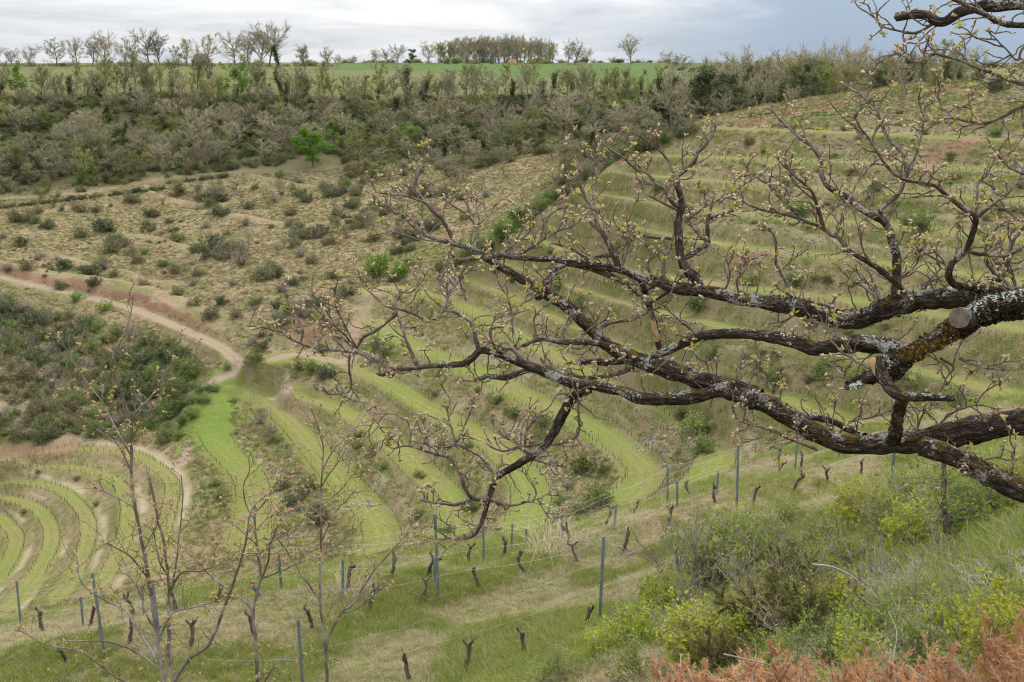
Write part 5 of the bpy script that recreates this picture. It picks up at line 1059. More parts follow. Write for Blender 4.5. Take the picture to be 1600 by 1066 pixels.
# small twigs: crooked, ending in clusters of buds
def bud_shape():
    n = 6; th = np.linspace(0, 2 * np.pi, n, endpoint=False); prof = [(0.0, 0.25), (0.3, 0.5), (0.65, 0.42)]
    V = [[math.cos(t) * r, math.sin(t) * r, z] for z, r in prof for t in th] + [[0, 0, 1.0]]
    f4 = [[i * n + j, i * n + (j + 1) % n, (i + 1) * n + (j + 1) % n, (i + 1) * n + j] for i in range(2) for j in range(n)]; f3 = [[2 * n + j, 2 * n + (j + 1) % n, 3 * n] for j in range(n)]
    return np.array(V), np.array(f4), np.array(f3)
BV, BF4, BF3 = bud_shape()
def orient(d):
    d = d / np.linalg.norm(d); a = np.cross(d, [0.3, 0.5, 0.8]); a /= np.linalg.norm(a); return np.stack([a, np.cross(d, a), d], 0)
def add_buds(buf, p, d, g, n, size, leafbuf=None, pl=0.06):
    for i in range(n):
        dd = d + g.normal(size=3) * 0.65; dd /= np.linalg.norm(dd); L_ = size * g.uniform(0.7, 1.3); off = p + g.normal(size=3) * size * 0.25
        if leafbuf is not None and g.uniform() < pl:
            C = np.repeat(off[None], 5, 0); V, f3 = leaf_quads(C, size * 1.7, g, 0.6, 0.45); leafbuf.add(V, None, f3, g.uniform(0, 1)); continue
        V = (BV * [L_ * 0.62, L_ * 0.62, L_]) @ orient(dd) + off; buf.add(V, BF4, BF3, np.clip(g.normal(0.5, 0.22), 0, 1))
def grow_twigs(src, g, buf, buds, leaves, origin, sp=0.050, Lr=(0.05, 0.21), r0=0.0040, bud=0.0155, maxw=60, depthf=1.0, skip=0.0, second=True):
    tips = []
    for P, r, ww, nm in src:
        s = np.r_[0, np.cumsum(np.linalg.norm(np.diff(P, axis=0), axis=1))]; x = g.uniform(0, sp)
        while x < s[-1]:
            i = min(np.searchsorted(s, x), len(P) - 2); wloc = ww[i]
            prob = 1.0 if wloc < 9 else (0.75 if wloc < 18 else 0.42)
            if x < 0.25 * s[-1] and nm == 'br': prob *= 0.5
            if g.uniform() < prob:
                T = P[min(i + 1, len(P) - 1)] - P[i]; T /= np.linalg.norm(T) + 1e-9; q = g.normal(size=3); q -= T * q.dot(T); q /= np.linalg.norm(q)
                d = q + T * g.uniform(0.1, 1.0) + np.array([0, 0, 0.45]); L_ = g.uniform(*Lr) * (1.35 if wloc > 18 else 1.0)
                W = wander(P[i] + q * r[i] * 0.6, d, L_, 6, g, 0.30, 0.03); rr = np.linspace(r0, r0 * 0.6, 7)
                V, f4, f3 = tube(W, rr, 5); buf.add(V - origin, f4, f3, 0.05); tips.append((W[-1], W[-1] - W[-2]))
                if second:
                    for m in range(g.integers(0, 4)):
                        j = g.integers(1, 6); T2 = W[j + 1] - W[j]; T2 /= np.linalg.norm(T2); d2 = T2 + g.normal(size=3) * 0.7 + [0, 0, 0.2]; W2 = wander(W[j], d2, L_ * g.uniform(0.25, 0.55), 4, g, 0.3, 0.03); V, f4, f3 = tube(W2, np.linspace(r0 * 0.7, r0 * 0.5, 5), 4); buf.add(V - origin, f4, f3, 0.05); tips.append((W2[-1], W2[-1] - W2[-2]))
            x += sp * g.uniform(0.5, 1.5)
        if ww[-1] < 7: tips.append((P[-1], P[-1] - P[-2]))
    lb = Buf() if leaves is not None else None
    for p, d in tips:
        d = d / (np.linalg.norm(d) + 1e-9)
        if g.uniform() > 0.10: add_buds(buds, p - origin, d, g, int(g.integers(2, 6)), bud, leaves)
    return tips
tw = Buf(); bd_ = Buf(); lv = Buf(); O = np.array(oak.location)
inview = [t for t in twig_src if t[3] == 'br'] + [(P[r < 1], r, ww, nm) for P, r, ww, nm in twig_src if nm in ('A', 'C', 'E', 'F', 'B', 'G')]
grow_twigs(inview, og, tw, bd_, lv, O)
link_obj('twig', with_bk(tw.mesh('twig', M_OAK)), oak, kind='stuff'); link_obj('bud', bd_.mesh('bud', M_BUD), oak, kind='stuff'); link_obj('new_leaf', lv.mesh('new_leaf', M_NEWLEAF, False), oak, kind='stuff')
# lichen and moss on the limbs
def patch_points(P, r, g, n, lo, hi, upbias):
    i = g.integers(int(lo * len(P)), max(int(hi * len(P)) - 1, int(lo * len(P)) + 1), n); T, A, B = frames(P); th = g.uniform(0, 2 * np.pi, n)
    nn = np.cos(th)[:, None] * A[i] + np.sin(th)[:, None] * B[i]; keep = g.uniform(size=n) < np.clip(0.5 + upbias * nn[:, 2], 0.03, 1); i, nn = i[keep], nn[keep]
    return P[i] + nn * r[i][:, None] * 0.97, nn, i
def flakes(name, mat, src, n, size, lo, hi, upb, clump, g, out=0.35, thr=0.5, host=None):
    P, r, ww, nm = src; pts, nn, i = patch_points(P, r, g, n, lo, hi, upb)
    m = fbm(pts[:, 0] * clump + pts[:, 2] * clump * 0.7, pts[:, 1] * clump + pts[:, 2] * clump, 3 + len(name), 2) > thr
    pts, nn = pts[m], nn[m]; b = Buf(); k = len(pts)
    if k == 0: return
    t1 = np.cross(nn, g.normal(size=(k, 3))); t1 /= np.linalg.norm(t1, axis=1)[:, None]; d = t1 + nn * out * g.uniform(0.3, 1.5, k)[:, None]; d /= np.linalg.norm(d, axis=1)[:, None]
    s = np.cross(d, nn); s /= np.linalg.norm(s, axis=1)[:, None]; L_ = (size * g.uniform(0.5, 1.5, k))[:, None]
    V = np.stack([pts, pts + d * L_ * 0.6 + s * L_ * 0.45, pts + d * L_, pts + d * L_ * 0.6 - s * L_ * 0.45], 1).reshape(-1, 3); q = np.arange(k)[:, None] * 4
    b.add(V - O, None, np.concatenate([q + [[0, 1, 2]], q + [[0, 2, 3]]]), np.repeat(g.uniform(0, 1, k), 4)); link_obj(name, b.mesh(name, mat, False), limb_obj[nm], kind='stuff')
SRC = {t[3]: t for t in twig_src if t[3] != 'br'}
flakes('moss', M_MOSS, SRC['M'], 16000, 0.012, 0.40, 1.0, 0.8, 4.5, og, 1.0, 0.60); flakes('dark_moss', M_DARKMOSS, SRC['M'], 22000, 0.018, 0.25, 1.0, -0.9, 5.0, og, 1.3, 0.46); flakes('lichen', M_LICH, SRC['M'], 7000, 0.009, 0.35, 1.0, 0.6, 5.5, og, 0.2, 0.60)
for nm, n in (('stub', 1800), ('F', 1200), ('Z', 1200)): flakes('lichen', M_LICH, SRC[nm], n, 0.008, 0.02, 0.8, 0.5, 3.2, og, 0.15, 0.68)
flakes('dark_moss', M_DARKMOSS, SRC['E'], 5000, 0.010, 0.0, 0.45, 0.2, 5.0, og, 1.0, 0.5); flakes('moss', M_MOSS, SRC['A'], 6000, 0.009, 0.05, 0.5, 0.5, 5.0, og, 0.9, 0.6); flakes('moss', M_MOSS, SRC['G'], 3500, 0.010, 0.1, 0.9, 0.5, 5.0, og, 0.9, 0.56)
# torn pale wood where a branch split
for pts, w0 in (([(1018, 492), (1022, 510), (1027, 533)], 9), ([(1360, 560), (1366, 572), (1372, 585)], 12)):
    p = np.array(pts, float); d = depth_near(*p[1]) - 0.04; P = PD(p[:, 0], p[:, 1], np.full(3, d)); b = Buf(); V, f4, f3 = tube(resample(P, 0.01), 0.5 * w0 * d / F, 6); b.add(to_oak(V), f4, f3); link_obj('split_wood', b.mesh('split_wood', M_SPLIT), oak, label='pale torn wood where a branch has split')
# flat sawn face on the mossy limb
M_CUT = Mat('sawn_face', 0.85, 0.15); _r = M_CUT.noise(M_CUT.coord(), 40, 4, 0.7); M_CUT.col(M_CUT.ramp(_r, (0.3, (0.075, 0.060, 0.048)), (0.7, (0.20, 0.165, 0.138))))
p = PD(np.array([1514., 1502., 1499.]), np.array([500., 498., 497.]), np.array([5.27, 5.16, 5.12])); b = Buf(); V, f4, f3 = rdisp(resample(p, 0.012), 0.045, 20, og, 0.10, 1.5, 0.1, False); b.add(to_oak(V), f4); st_ = link_obj('sawn_stub', with_bk(b.mesh('sawn_stub', M_OAK)), oak, label='short sawn-off stub with a flat grey cut face')
b = Buf(); ring = V[-20:]; ring = ring + (p[2] - p[1]) / np.linalg.norm(p[2] - p[1]) * 0.001; b.add(np.concatenate([to_oak(ring), to_oak(ring.mean(0)[None])]), None, [[j, (j + 1) % 20, 20] for j in range(20)]); link_obj('cut_face', b.mesh('cut_face', M_CUT.m, False), st_)


# ------------------------------------------------------------------ young bare trees at the lower left
M_SAP = Mat('young_bark', 0.85, 0.2); _co = M_SAP.coord(); _n = M_SAP.noise(M_SAP.map(_co, (18, 18, 6)), 1.0, 4, 0.7); _n2 = M_SAP.noise(_co, 2.2, 3, 0.6)
M_SAP.col(M_SAP.mix(M_SAP.rng(_n2, 0.45, 0.62), M_SAP.ramp(_n, (0.3, (0.075, 0.055, 0.042)), (0.7, (0.18, 0.14, 0.11))), M_SAP.ramp(_n, (0.3, (0.17, 0.145, 0.13)), (0.7, (0.36, 0.325, 0.30))))); M_SAP.bump(_n, 0.5, 0.01); M_SAP = M_SAP.m
M_SBUD = sil('young_bud', (0.0, (0.33, 0.16, 0.10)), (0.5, (0.50, 0.30, 0.20)), (1.0, (0.55, 0.45, 0.25)), transl=0.1)
SAPS = [
 ('tall many-stemmed bare sapling at the lower left, its top above the terraces', 15.0, [
  ([(262, 1200), (256, 1064), (247, 1009), (240, 954), (230, 892), (223, 851), (213, 803), (206, 755), (205, 700), (205, 660)], 14, 8, 'stem'),
  ([(268, 1180), (266, 1064), (264, 1009), (264, 920), (259, 872), (254, 837), (247, 813), (240, 775), (229, 734)], 13, 6, 'stem'),
  ([(266, 1075), (295, 1030), (326, 1009), (343, 968), (357, 933), (371, 892), (384, 848), (395, 793), (429, 765), (457, 745)], 11, 3, 'branch'),
  ([(205, 662), (196, 632), (184, 600), (176, 570), (182, 549), (199, 509), (209, 461)], 6, 2.5, 'branch'), ([(204, 664), (216, 640), (236, 620), (253, 593), (267, 566), (270, 542), (284, 534)], 6, 2.5, 'branch'), ([(206, 715), (184, 674), (169, 647), (159, 627), (135, 597), (115, 566), (101, 542), (93, 527)], 6, 2.5, 'branch'), ([(207, 740), (186, 698), (162, 678), (128, 654), (101, 637), (88, 620)], 5, 2, 'branch'),
  ([(248, 1044), (206, 1016), (172, 1004), (130, 1002), (103, 1002)], 7, 3, 'branch'), ([(246, 1036), (237, 1020), (220, 992), (196, 954), (161, 937), (137, 920), (124, 903), (120, 872), (113, 858)], 8, 3, 'branch'), ([(233, 906), (206, 872), (185, 858), (158, 844)], 6, 2.5, 'branch'), ([(212, 800), (209, 793), (172, 772), (148, 762)], 4, 2, 'branch'), ([(252, 1085), (192, 1064), (158, 1040), (124, 1019), (69, 1005), (31, 985)], 7, 2.5, 'branch'),
  ([(264, 922), (285, 896), (316, 892), (347, 882), (375, 870)], 7, 3, 'branch'), ([(262, 935), (271, 906), (278, 855), (285, 786), (283, 745)], 6, 3, 'branch'), ([(248, 1000), (268, 960), (300, 950), (330, 942), (360, 925)], 5, 2, 'branch'), ([(245, 985), (228, 960), (218, 925), (200, 900), (185, 895)], 5, 2, 'branch'), ([(263, 900), (250, 880), (243, 850), (240, 825)], 6, 3, 'branch'), ([(224, 860), (245, 820), (250, 800)], 4, 2, 'branch'), ([(205, 690), (215, 670), (228, 655), (235, 640)], 4, 2, 'branch'), ([(215, 640), (240, 640), (250, 625)], 3, 2, 'branch')]),
 ('slim bare sapling with a broad forked top, second from the left', 15.5, [
  ([(402, 1190), (402, 1066), (400, 1009), (396, 954), (404, 915), (407, 890), (403, 865), (398, 813), (398, 789)], 12, 6, 'stem'), ([(402, 925), (412, 895), (419, 878), (422, 851), (435, 820)], 7, 3, 'branch'), ([(396, 956), (371, 930), (336, 906), (309, 878), (281, 851), (262, 835)], 7, 2.5, 'branch'), ([(404, 1100), (415, 1064), (436, 1033), (463, 1033)], 6, 3, 'branch'), ([(405, 905), (432, 896), (465, 880), (490, 868)], 5, 2, 'branch'), ([(398, 800), (420, 778), (440, 750), (452, 720), (455, 700)], 5, 2, 'branch'), ([(399, 815), (385, 790), (380, 760), (390, 735), (388, 715)], 5, 2, 'branch'), ([(399, 830), (420, 810), (450, 800)], 4, 2, 'branch'), ([(400, 850), (372, 825), (350, 812)], 4, 2, 'branch'), ([(403, 870), (430, 840), (462, 832), (480, 815)], 4, 2, 'branch')]),
 ('single straight bare sapling with a pale pointed tip, third from the left', 16.0, [
  ([(512, 1190), (511, 1064), (508, 1009), (501, 940), (501, 854), (503, 745), (505, 700), (497, 668), (485, 638)], 11, 3, 'stem'), ([(499, 937), (470, 896), (443, 854), (426, 830)], 7, 2.5, 'branch'), ([(509, 1020), (516, 990), (535, 957), (551, 944), (575, 906), (599, 875), (633, 837), (645, 815)], 8, 2, 'branch'), ([(501, 850), (525, 800), (548, 775), (560, 757)], 5, 2, 'branch'), ([(502, 830), (480, 810), (468, 790), (462, 775)], 4, 2, 'branch'), ([(503, 760), (515, 740), (530, 720), (542, 700)], 4, 2, 'branch'), ([(535, 958), (560, 950), (590, 925), (612, 910)], 5, 2, 'branch'), ([(504, 735), (520, 705), (535, 690), (555, 668), (585, 655)], 4, 2, 'branch'), ([(502, 790), (530, 768), (552, 742), (575, 735)], 4, 2, 'branch'), ([(501, 870), (530, 850), (555, 828), (570, 812)], 4, 2, 'branch')]),
]
sg = np.random.default_rng(77)
for lb, dep, brs in SAPS:
    u0, v0 = brs[0][0][0]; p0 = PD(np.array([u0]), np.array([v0]), np.array([dep]))[0]; gz = float(height(p0[:1], p0[1:2])[0])
    t = thing('bare_sapling', (p0[0], p0[1], gz), lb, 'tree', 'bare saplings at the lower left'); O2 = np.array(t.location); src = []; nod = []
    for pts, w0, w1, kind in brs:
        pts = np.array(pts, float)
        if not nod: d0, d1 = dep, dep + 0.3
        else:
            a = np.array(nod); d0 = a[np.argmin(np.hypot(a[:, 0] - pts[0, 0], a[:, 1] - pts[0, 1])), 2]; L_ = np.linalg.norm(np.diff(pts, axis=0), axis=1).sum(); d1 = d0 + L_ / F * dep * sg.uniform(-0.6, 0.6)
        q, ww, dd = smooth2(pts, np.linspace(w0, w1, 4), d0, d1, 5.0); n = len(q); q = q + (np.stack([fbm(np.arange(n) / 3.0, np.full(n, w0 * 3.1 + pts[0, 0]), 3, 2), fbm(np.arange(n) / 3.0, np.full(n, w0 + pts[0, 0] + 50), 7, 2)], 1) - 0.5) * 2.5
        P = PD(q[:, 0], q[:, 1], dd); r = ww * dd / F / 2 * 0.56
        if kind == 'stem' and (pts[0, 1] > 1150): P = np.concatenate([[[P[0, 0], P[0, 1], gz - 0.3]], P]); r = np.r_[r[0] * 1.1, r]; ww = np.r_[ww[0], ww]
        b = Buf(); V, f4, f3 = rdisp(P, r, 8, sg, 0.10, 1.5); b.add(V - O2, f4, f3); link_obj(kind, b.mesh(kind, M_SAP), t); src.append((P, r, ww, 'br'))
        for i in range(0, n, 2): nod.append((q[i, 0], q[i, 1], dd[i]))
    tw = Buf(); bu = Buf(); le_ = Buf(); grow_twigs(src, sg, tw, bu, le_, O2, 0.095, (0.10, 0.48), 0.0040, 0.028)
    link_obj('twig', tw.mesh('twig', M_SAP), t, kind='stuff'); link_obj('bud', bu.mesh('bud', M_SBUD), t, kind='stuff'); link_obj('new_leaf', le_.mesh('new_leaf', M_NEWLEAF, False), t, kind='stuff')

# ------------------------------------------------------------------ shrubs of the near slope on the right
M_LIME = leaf_mat('lime_leaf', (0.23, 0.285, 0.022), (0.46, 0.50, 0.06), 0.35, 4.0, 0.012, (0.85, 1.15)); M_LEAFN = leaf_mat('shrub_leaf', (0.15, 0.21, 0.030), (0.33, 0.40, 0.07), 0.35, 4.0, 0.015, (0.85, 1.15))
M_JUN = leaf_mat('olive_needle', (0.16, 0.165, 0.052), (0.33, 0.31, 0.11), 0.25, 4.0, 0.02); M_ORANGE = leaf_mat('dead_needle', (0.47, 0.235, 0.11), (0.69, 0.41, 0.235), 0.2, 6.0, 0.008, (0.9, 1.1))
M_STEM = bark_mat('shrub_stem', (0.16, 0.125, 0.10), (0.36, 0.31, 0.26), 12.0); M_DEAD = bark_mat('dead_wood', (0.22, 0.19, 0.165), (0.45, 0.41, 0.37), 15.0)
def shrub(kind, seed, leaf, size, nst, lpt, upr=0.8, stemm=M_STEM, needles=False, top=0.35):
    """stems branching twice, leaves along the twigs; about 1 m tall"""
    g = np.random.default_rng(seed); st = Buf(); lf = Buf(); C = []
    for k in range(nst):
        a = g.uniform(0, 6.28); e_ = g.uniform(upr * 0.6, 1.5); d = np.array([math.cos(a) * math.cos(e_), math.sin(a) * math.cos(e_), math.sin(e_)])
        P = wander((g.normal() * 0.07, g.normal() * 0.07, -0.08), d, g.uniform(0.65, 1.1), 7, g, 0.13, 0.03); V, f4, f3 = tube(P, np.linspace(0.011, 0.004, 8), 5); st.add(V, f4, f3)
        for m in range(7):
            i = g.integers(1, 7); T = P[i + 1] - P[i]; T /= np.linalg.norm(T); Q1 = wander(P[i], T * 0.6 + g.normal(size=3) * 0.6 + [0, 0, 0.25], g.uniform(0.15, 0.42), 4, g, 0.2, 0.03); V, f4, f3 = tube(Q1, np.linspace(0.005, 0.0025, 5), 4); st.add(V, f4, f3)
            s0 = Q1[g.integers(1, 5, 5)]; e0 = s0 + g.normal(size=(5, 3)) * 0.09 + [0, 0, 0.05]; V, f3 = cones(s0, e0, 0.003); st.add(V, None, f3)
            f_ = g.uniform(0.1, 1.0, (lpt, 1)); j = g.integers(0, 5, lpt); base = s0[j] + (e0[j] - s0[j]) * f_
            if Q1[-1][2] > top * g.uniform(0.5, 1.2): C.append(base)
    C = np.concatenate(C) if C else np.zeros((0, 3)); parts = [('stem', st.mesh('stem', stemm))]
    if len(C) and lpt:
        V, f3 = leaf_quads(C, size, g, 0.35, 0.28 if needles else 0.62); lf.add(V, None, f3, np.repeat(g.uniform(0, 1, len(C)), 4)); parts.append(('foliage', lf.mesh('foliage', leaf, False)))
    proto(kind, parts, 1.0)
for s in range(3): shrub('s_lime', 1000 + s, M_LIME, 0.055, 15, 22, top=0.12); shrub('s_green', 1010 + s, M_LEAFN, 0.050, 15, 17, top=0.2); shrub('s_bare', 1020 + s, M_LEAFN, 0.045, 11, 5, 1.0, M_STEM, top=0.7)
for s in range(2): shrub('s_dead', 1030 + s, M_LEAFN, 0.03, 18, 0, 0.5, M_DEAD)
def juniper(kind, seed, mat, nst, upr, size=0.05, stemm=M_STEM):
    g = np.random.default_rng(seed); st = Buf(); lf = Buf()
    for k in range(nst):
        a = g.uniform(0, 6.28); e_ = g.uniform(upr, 1.4); d = np.array([math.cos(a) * math.cos(e_), math.sin(a) * math.cos(e_), math.sin(e_)])
        P = wander((g.normal() * 0.08, g.normal() * 0.08, -0.05), d, g.uniform(0.7, 1.05), 8, g, 0.12, 0.02); V, f4, f3 = tube(P, np.linspace(0.012, 0.004, 9), 5); st.add(V, f4, f3)
        for m in range(12):
            i = g.integers(2, 8); T = P[i + 1] - P[i] if i < 8 else P[i] - P[i - 1]; T /= np.linalg.norm(T); Q1 = wander(P[i], T * 0.9 + g.normal(size=3) * 0.55, g.uniform(0.12, 0.32), 4, g, 0.15); V, f4, f3 = tube(Q1, np.linspace(0.004, 0.002, 5), 3); st.add(V, f4, f3)
            nn_ = 95; ii = g.integers(0, 4, nn_); f_ = g.uniform(0, 1, (nn_, 1)); s0 = Q1[ii] + (Q1[ii + 1] - Q1[ii]) * f_; dT = (Q1[-1] - Q1[0]); dT /= np.linalg.norm(dT); e0 = s0 + (dT * 0.8 + g.normal(size=(nn_, 3)) * 0.65) * size * g.uniform(0.6, 1.2, (nn_, 1)); V, f3 = cones(s0, e0, size * 0.13); lf.add(V, None, f3, g.uniform(0, 1))
    proto(kind, [('stem', st.mesh('stem', stemm)), ('foliage', lf.mesh('foliage', mat, False))], 1.0)
for s in range(2): juniper('s_jun', 1040 + s, M_JUN, 16, 0.5); juniper('s_orange', 1050 + s, M_ORANGE, 15, 0.15, 0.036, M_DEAD)
def near_shrub(u, v, hpx, kind, label, wide=1.0, r=None, name='shrub', group='shrubs on the near slope', tilt=None):
    p = hit(u, v)[0] if r is None else PR(u, v, r)
    if r is not None: p = np.array([p[0], p[1], float(height(p[:1], p[1:2])[0])])
    dd = p[1] * CP - p[2] * SP; t = place(kind, name, p[0], p[1], p[2] - 0.03, hpx * dd / F, label, 'shrub', group, wide)
    if tilt: t.rotation_euler[0] = tilt
    return t
near_shrub(1085, 950, 190, 's_bare', 'tall twiggy shrub with sparse leaves, leftmost of the near slope', 0.75); near_shrub(1120, 930, 150, 's_green', 'green-leaved shrub right behind the leftmost twiggy shrub', 0.8); near_shrub(1060, 900, 120, 's_bare', 'thin twiggy shrub just below the second post', 0.8)
for i, (u, v, h, k, wd) in enumerate(((1000, 1010, 90, 's_lime', 1.0), (930, 1030, 70, 's_lime', 1.0), (1030, 960, 90, 's_lime', .9), (1100, 1040, 120, 's_lime', 1.1), (1150, 1030, 100, 's_lime', 1.0), (1000, 1062, 80, 's_green', 1.0), (880, 1062, 60, 's_green', 1.2), (960, 985, 60, 's_bare', 1.0), (1075, 1000, 110, 's_bare', .9),
                                     (1200, 850, 70, 's_green', 1.0), (1250, 880, 90, 's_bare', 1.0), (1300, 860, 80, 's_green', 1.1), (1350, 840, 110, 's_lime', .9), (1330, 900, 100, 's_green', 1.0), (1390, 850, 110, 's_green', .9), (1430, 870, 110, 's_lime', .9), (1420, 800, 80, 's_green', 1.0), (1500, 850, 130, 's_green', .9), (1540, 830, 120, 's_green', 1.0), (1575, 815, 110, 's_green', 1.0), (1460, 910, 110, 's_bare', 1.0), (1380, 930, 100, 's_bare', 1.2), (1270, 930, 110, 's_bare', 1.1),
                                     (1190, 950, 130, 's_bare', 1.0), (1180, 900, 100, 's_green', 1.0), (1300, 990, 110, 's_lime', 1.0), (1370, 1010, 110, 's_green', 1.0), (1310, 1040, 110, 's_green', 1.0), (1240, 1000, 120, 's_bare', 1.0), (1420, 980, 120, 's_bare', 1.0), (1500, 960, 110, 's_bare', 1.0), (1340, 1066, 110, 's_lime', 1.0), (1440, 1060, 130, 's_green', 1.0), (1530, 1040, 160, 's_lime', 0.9), (1580, 1060, 150, 's_lime', 0.9), (1560, 940, 90, 's_green', 1.0), (1500, 1000, 100, 's_green', 1.0), (1220, 1060, 90, 's_green', 1.0), (1590, 860, 60, 's_bare', 1.0), (1150, 840, 60, 's_green', 1.1), (1230, 820, 60, 's_green', 1.0), (1450, 830, 110, 's_bare', 1.0), (1520, 790, 100, 's_green', 1.0), (1590, 780, 80, 's_lime', 1.0))):
    near_shrub(u, v, h, k, f'{ {"s_lime": "lime green leafy", "s_green": "green leafy", "s_bare": "brown twiggy"}[k]} shrub, {ordinal(i)} of those counted up the near slope', wd)
for i, (u, v, h) in enumerate(((1215, 990, 130), (1270, 1010, 120), (1160, 1000, 90), (1235, 930, 90), (1330, 960, 70), (1130, 1060, 90))): near_shrub(u, v, h, 's_jun', f'olive juniper with rusty tips in the middle of the near slope, {ordinal(i)} of its clump', 1.1, name='juniper')
for i, (u, v, h, wd) in enumerate(((1060, 1110, 80, 1.6), (1130, 1120, 90, 1.5), (1200, 1120, 110, 1.4), (1270, 1130, 130, 1.3), (1340, 1140, 130, 1.3), (1230, 1090, 80, 1.4), (1420, 1140, 130, 1.2), (1490, 1130, 140, 1.2), (1560, 1110, 140, 1.1), (1610, 1060, 130, 1.1), (1590, 1150, 170, 1.2), (1320, 945, 60, 1.0), (1385, 960, 40, 1.0))):
    near_shrub(u, v, h, 's_orange', f'rust-orange dead juniper branch pile at the bottom right, {ordinal(i)} of its kind', wd, name='dead_juniper')
for i, (u, v, h) in enumerate(((1395, 945, 80), (1350, 930, 80), (1290, 960, 70), (1440, 930, 60), (1585, 950, 110), (1420, 1020, 70), (1250, 1040, 60))): near_shrub(u, v, h, 's_dead', f'bleached grey dead brush among the near shrubs, {ordinal(i)} of its kind', 1.1, name='dead_brush')
# long bleached dead stems
for i, (pts, w0) in enumerate((([(1268, 882), (1300, 886), (1330, 900), (1360, 925), (1395, 955)], 5), ([(1385, 880), (1400, 895), (1415, 905)], 4), ([(1545, 1010), (1570, 985), (1590, 965), (1605, 950)], 8), ([(1340, 930), (1365, 950), (1380, 970)], 4), ([(1130, 1022), (1190, 1036), (1240, 1050), (1270, 1066)], 4), ([(1400, 1066), (1395, 1030), (1402, 990), (1388, 955)], 4))):
    p = np.array(pts, float); q = hit(p[:, 0], p[:, 1] + 40); d = (q[:, 1] * CP - q[:, 2] * SP).min(); P = PD(p[:, 0], p[:, 1], np.linspace(d * 0.97, d, len(p))); P = resample(P, 0.05); o0 = P.mean(0); b = Buf(); V, f4, f3 = rdisp(P - o0, np.linspace(w0 * d / F / 3, w0 * d / F / 7, len(P)), 7, sg, 0.15); b.add(V, f4, f3)
    link_obj('dead_bramble', b.mesh('dead_bramble', M_DEAD), None, o0, label=f'long bleached dead stem arching over the near shrubs, {ordinal(i)} of its kind', category='bramble', group='bleached dead stems')
# slim dark-trunked tree behind the shrubs on the right
p = hit(1482, 868)[0]; dd = p[1] * CP - p[2] * SP
t = thing('slim_tree', p, 'slim dark-trunked young tree under the big oak limb at right', 'tree'); g = np.random.default_rng(5)
P = resample(PD(np.array([1482., 1478, 1474, 1476, 1470.]), np.array([870., 820, 775, 740, 690]), np.full(5, dd)), 0.06); b = Buf(); V, f4, f3 = rdisp(P - p, np.linspace(10, 5, len(P)) * dd / F / 2 * 1.2, 8, g, 0.15); b.add(V, f4, f3); link_obj('trunk', b.mesh('trunk', M_VINE), t)
tw = Buf(); le_ = Buf(); C = []
for k in range(26):
    i = g.integers(len(P) // 4, len(P)); a = g.uniform(0, 6.28); W = wander(P[i] - p, (math.cos(a), math.sin(a), g.uniform(-0.1, 0.6)), g.uniform(0.3, 0.8), 6, g, 0.2); V, f4, f3 = tube(W, np.linspace(0.008, 0.003, 7), 4); tw.add(V, f4, f3); C.append(W[2:] + g.normal(size=(5, 3)) * 0.04); C.append(W[2:] + g.normal(size=(5, 3)) * 0.07); C.append(W[3:] + g.normal(size=(4, 3)) * 0.09)
V, f3 = leaf_quads(np.concatenate(C), 0.06, g, 0.2); le_.add(V, None, f3, np.repeat(g.uniform(0, 1, len(V) // 4), 4)); link_obj('branch', tw.mesh('branch', M_STEM), t); link_obj('foliage', le_.mesh('foliage', M_LEAFN, False), t)

# ------------------------------------------------------------------ grass and undergrowth (geometry nodes)
def scatter(name, P, S, idx, protos, label, cat, tilt=0.15):
    col = bpy.data.collections.new(name + '_kinds')
    for i, (me, nm) in enumerate(protos):
        o = bpy.data.objects.new(f'{nm}_{i:02d}', me); col.objects.link(o)
    me = bpy.data.meshes.new(name); me.vertices.add(len(P)); me.vertices.foreach_set('co', np.asarray(P, np.float32).ravel())
    a = me.attributes.new('scl', 'FLOAT', 'POINT'); a.data.foreach_set('value', np.asarray(S, np.float32))
    a = me.attributes.new('idx', 'INT', 'POINT'); a.data.foreach_set('value', np.asarray(idx, np.int32))
    rot = np.c_[rng.normal(size=(len(P), 2)) * tilt, rng.uniform(0, 6.283, len(P))].astype(np.float32)
    a = me.attributes.new('rot', 'FLOAT_VECTOR', 'POINT'); a.data.foreach_set('vector', rot.ravel())
    o = link_obj(name, me, None, label=label, category=cat, kind='stuff')
    ng = bpy.data.node_groups.new(name, 'GeometryNodeTree'); ng.interface.new_socket('Geometry', in_out='INPUT', socket_type='NodeSocketGeometry'); ng.interface.new_socket('Geometry', in_out='OUTPUT', socket_type='NodeSocketGeometry')
    gi_ = ng.nodes.new('NodeGroupInput'); go = ng.nodes.new('NodeGroupOutput'); ip = ng.nodes.new('GeometryNodeInstanceOnPoints'); ci = ng.nodes.new('GeometryNodeCollectionInfo'); ci.inputs[0].default_value = col; ci.inputs['Separate Children'].default_value = True; ci.inputs['Reset Children'].default_value = True
    def na(nm, typ):
        n = ng.nodes.new('GeometryNodeInputNamedAttribute'); n.data_type = typ; n.inputs[0].default_value = nm; return n.outputs[0]
    ng.links.new(gi_.outputs[0], ip.inputs['Points']); ng.links.new(ci.outputs[0], ip.inputs['Instance']); ip.inputs['Pick Instance'].default_value = True
    ng.links.new(na('idx', 'INT'), ip.inputs['Instance Index']); ng.links.new(na('rot', 'FLOAT_VECTOR'), ip.inputs['Rotation']); ng.links.new(na('scl', 'FLOAT'), ip.inputs['Scale']); ng.links.new(ip.outputs[0], go.inputs[0])
    m = o.modifiers.new('scatter', 'NODES'); m.node_group = ng; return o
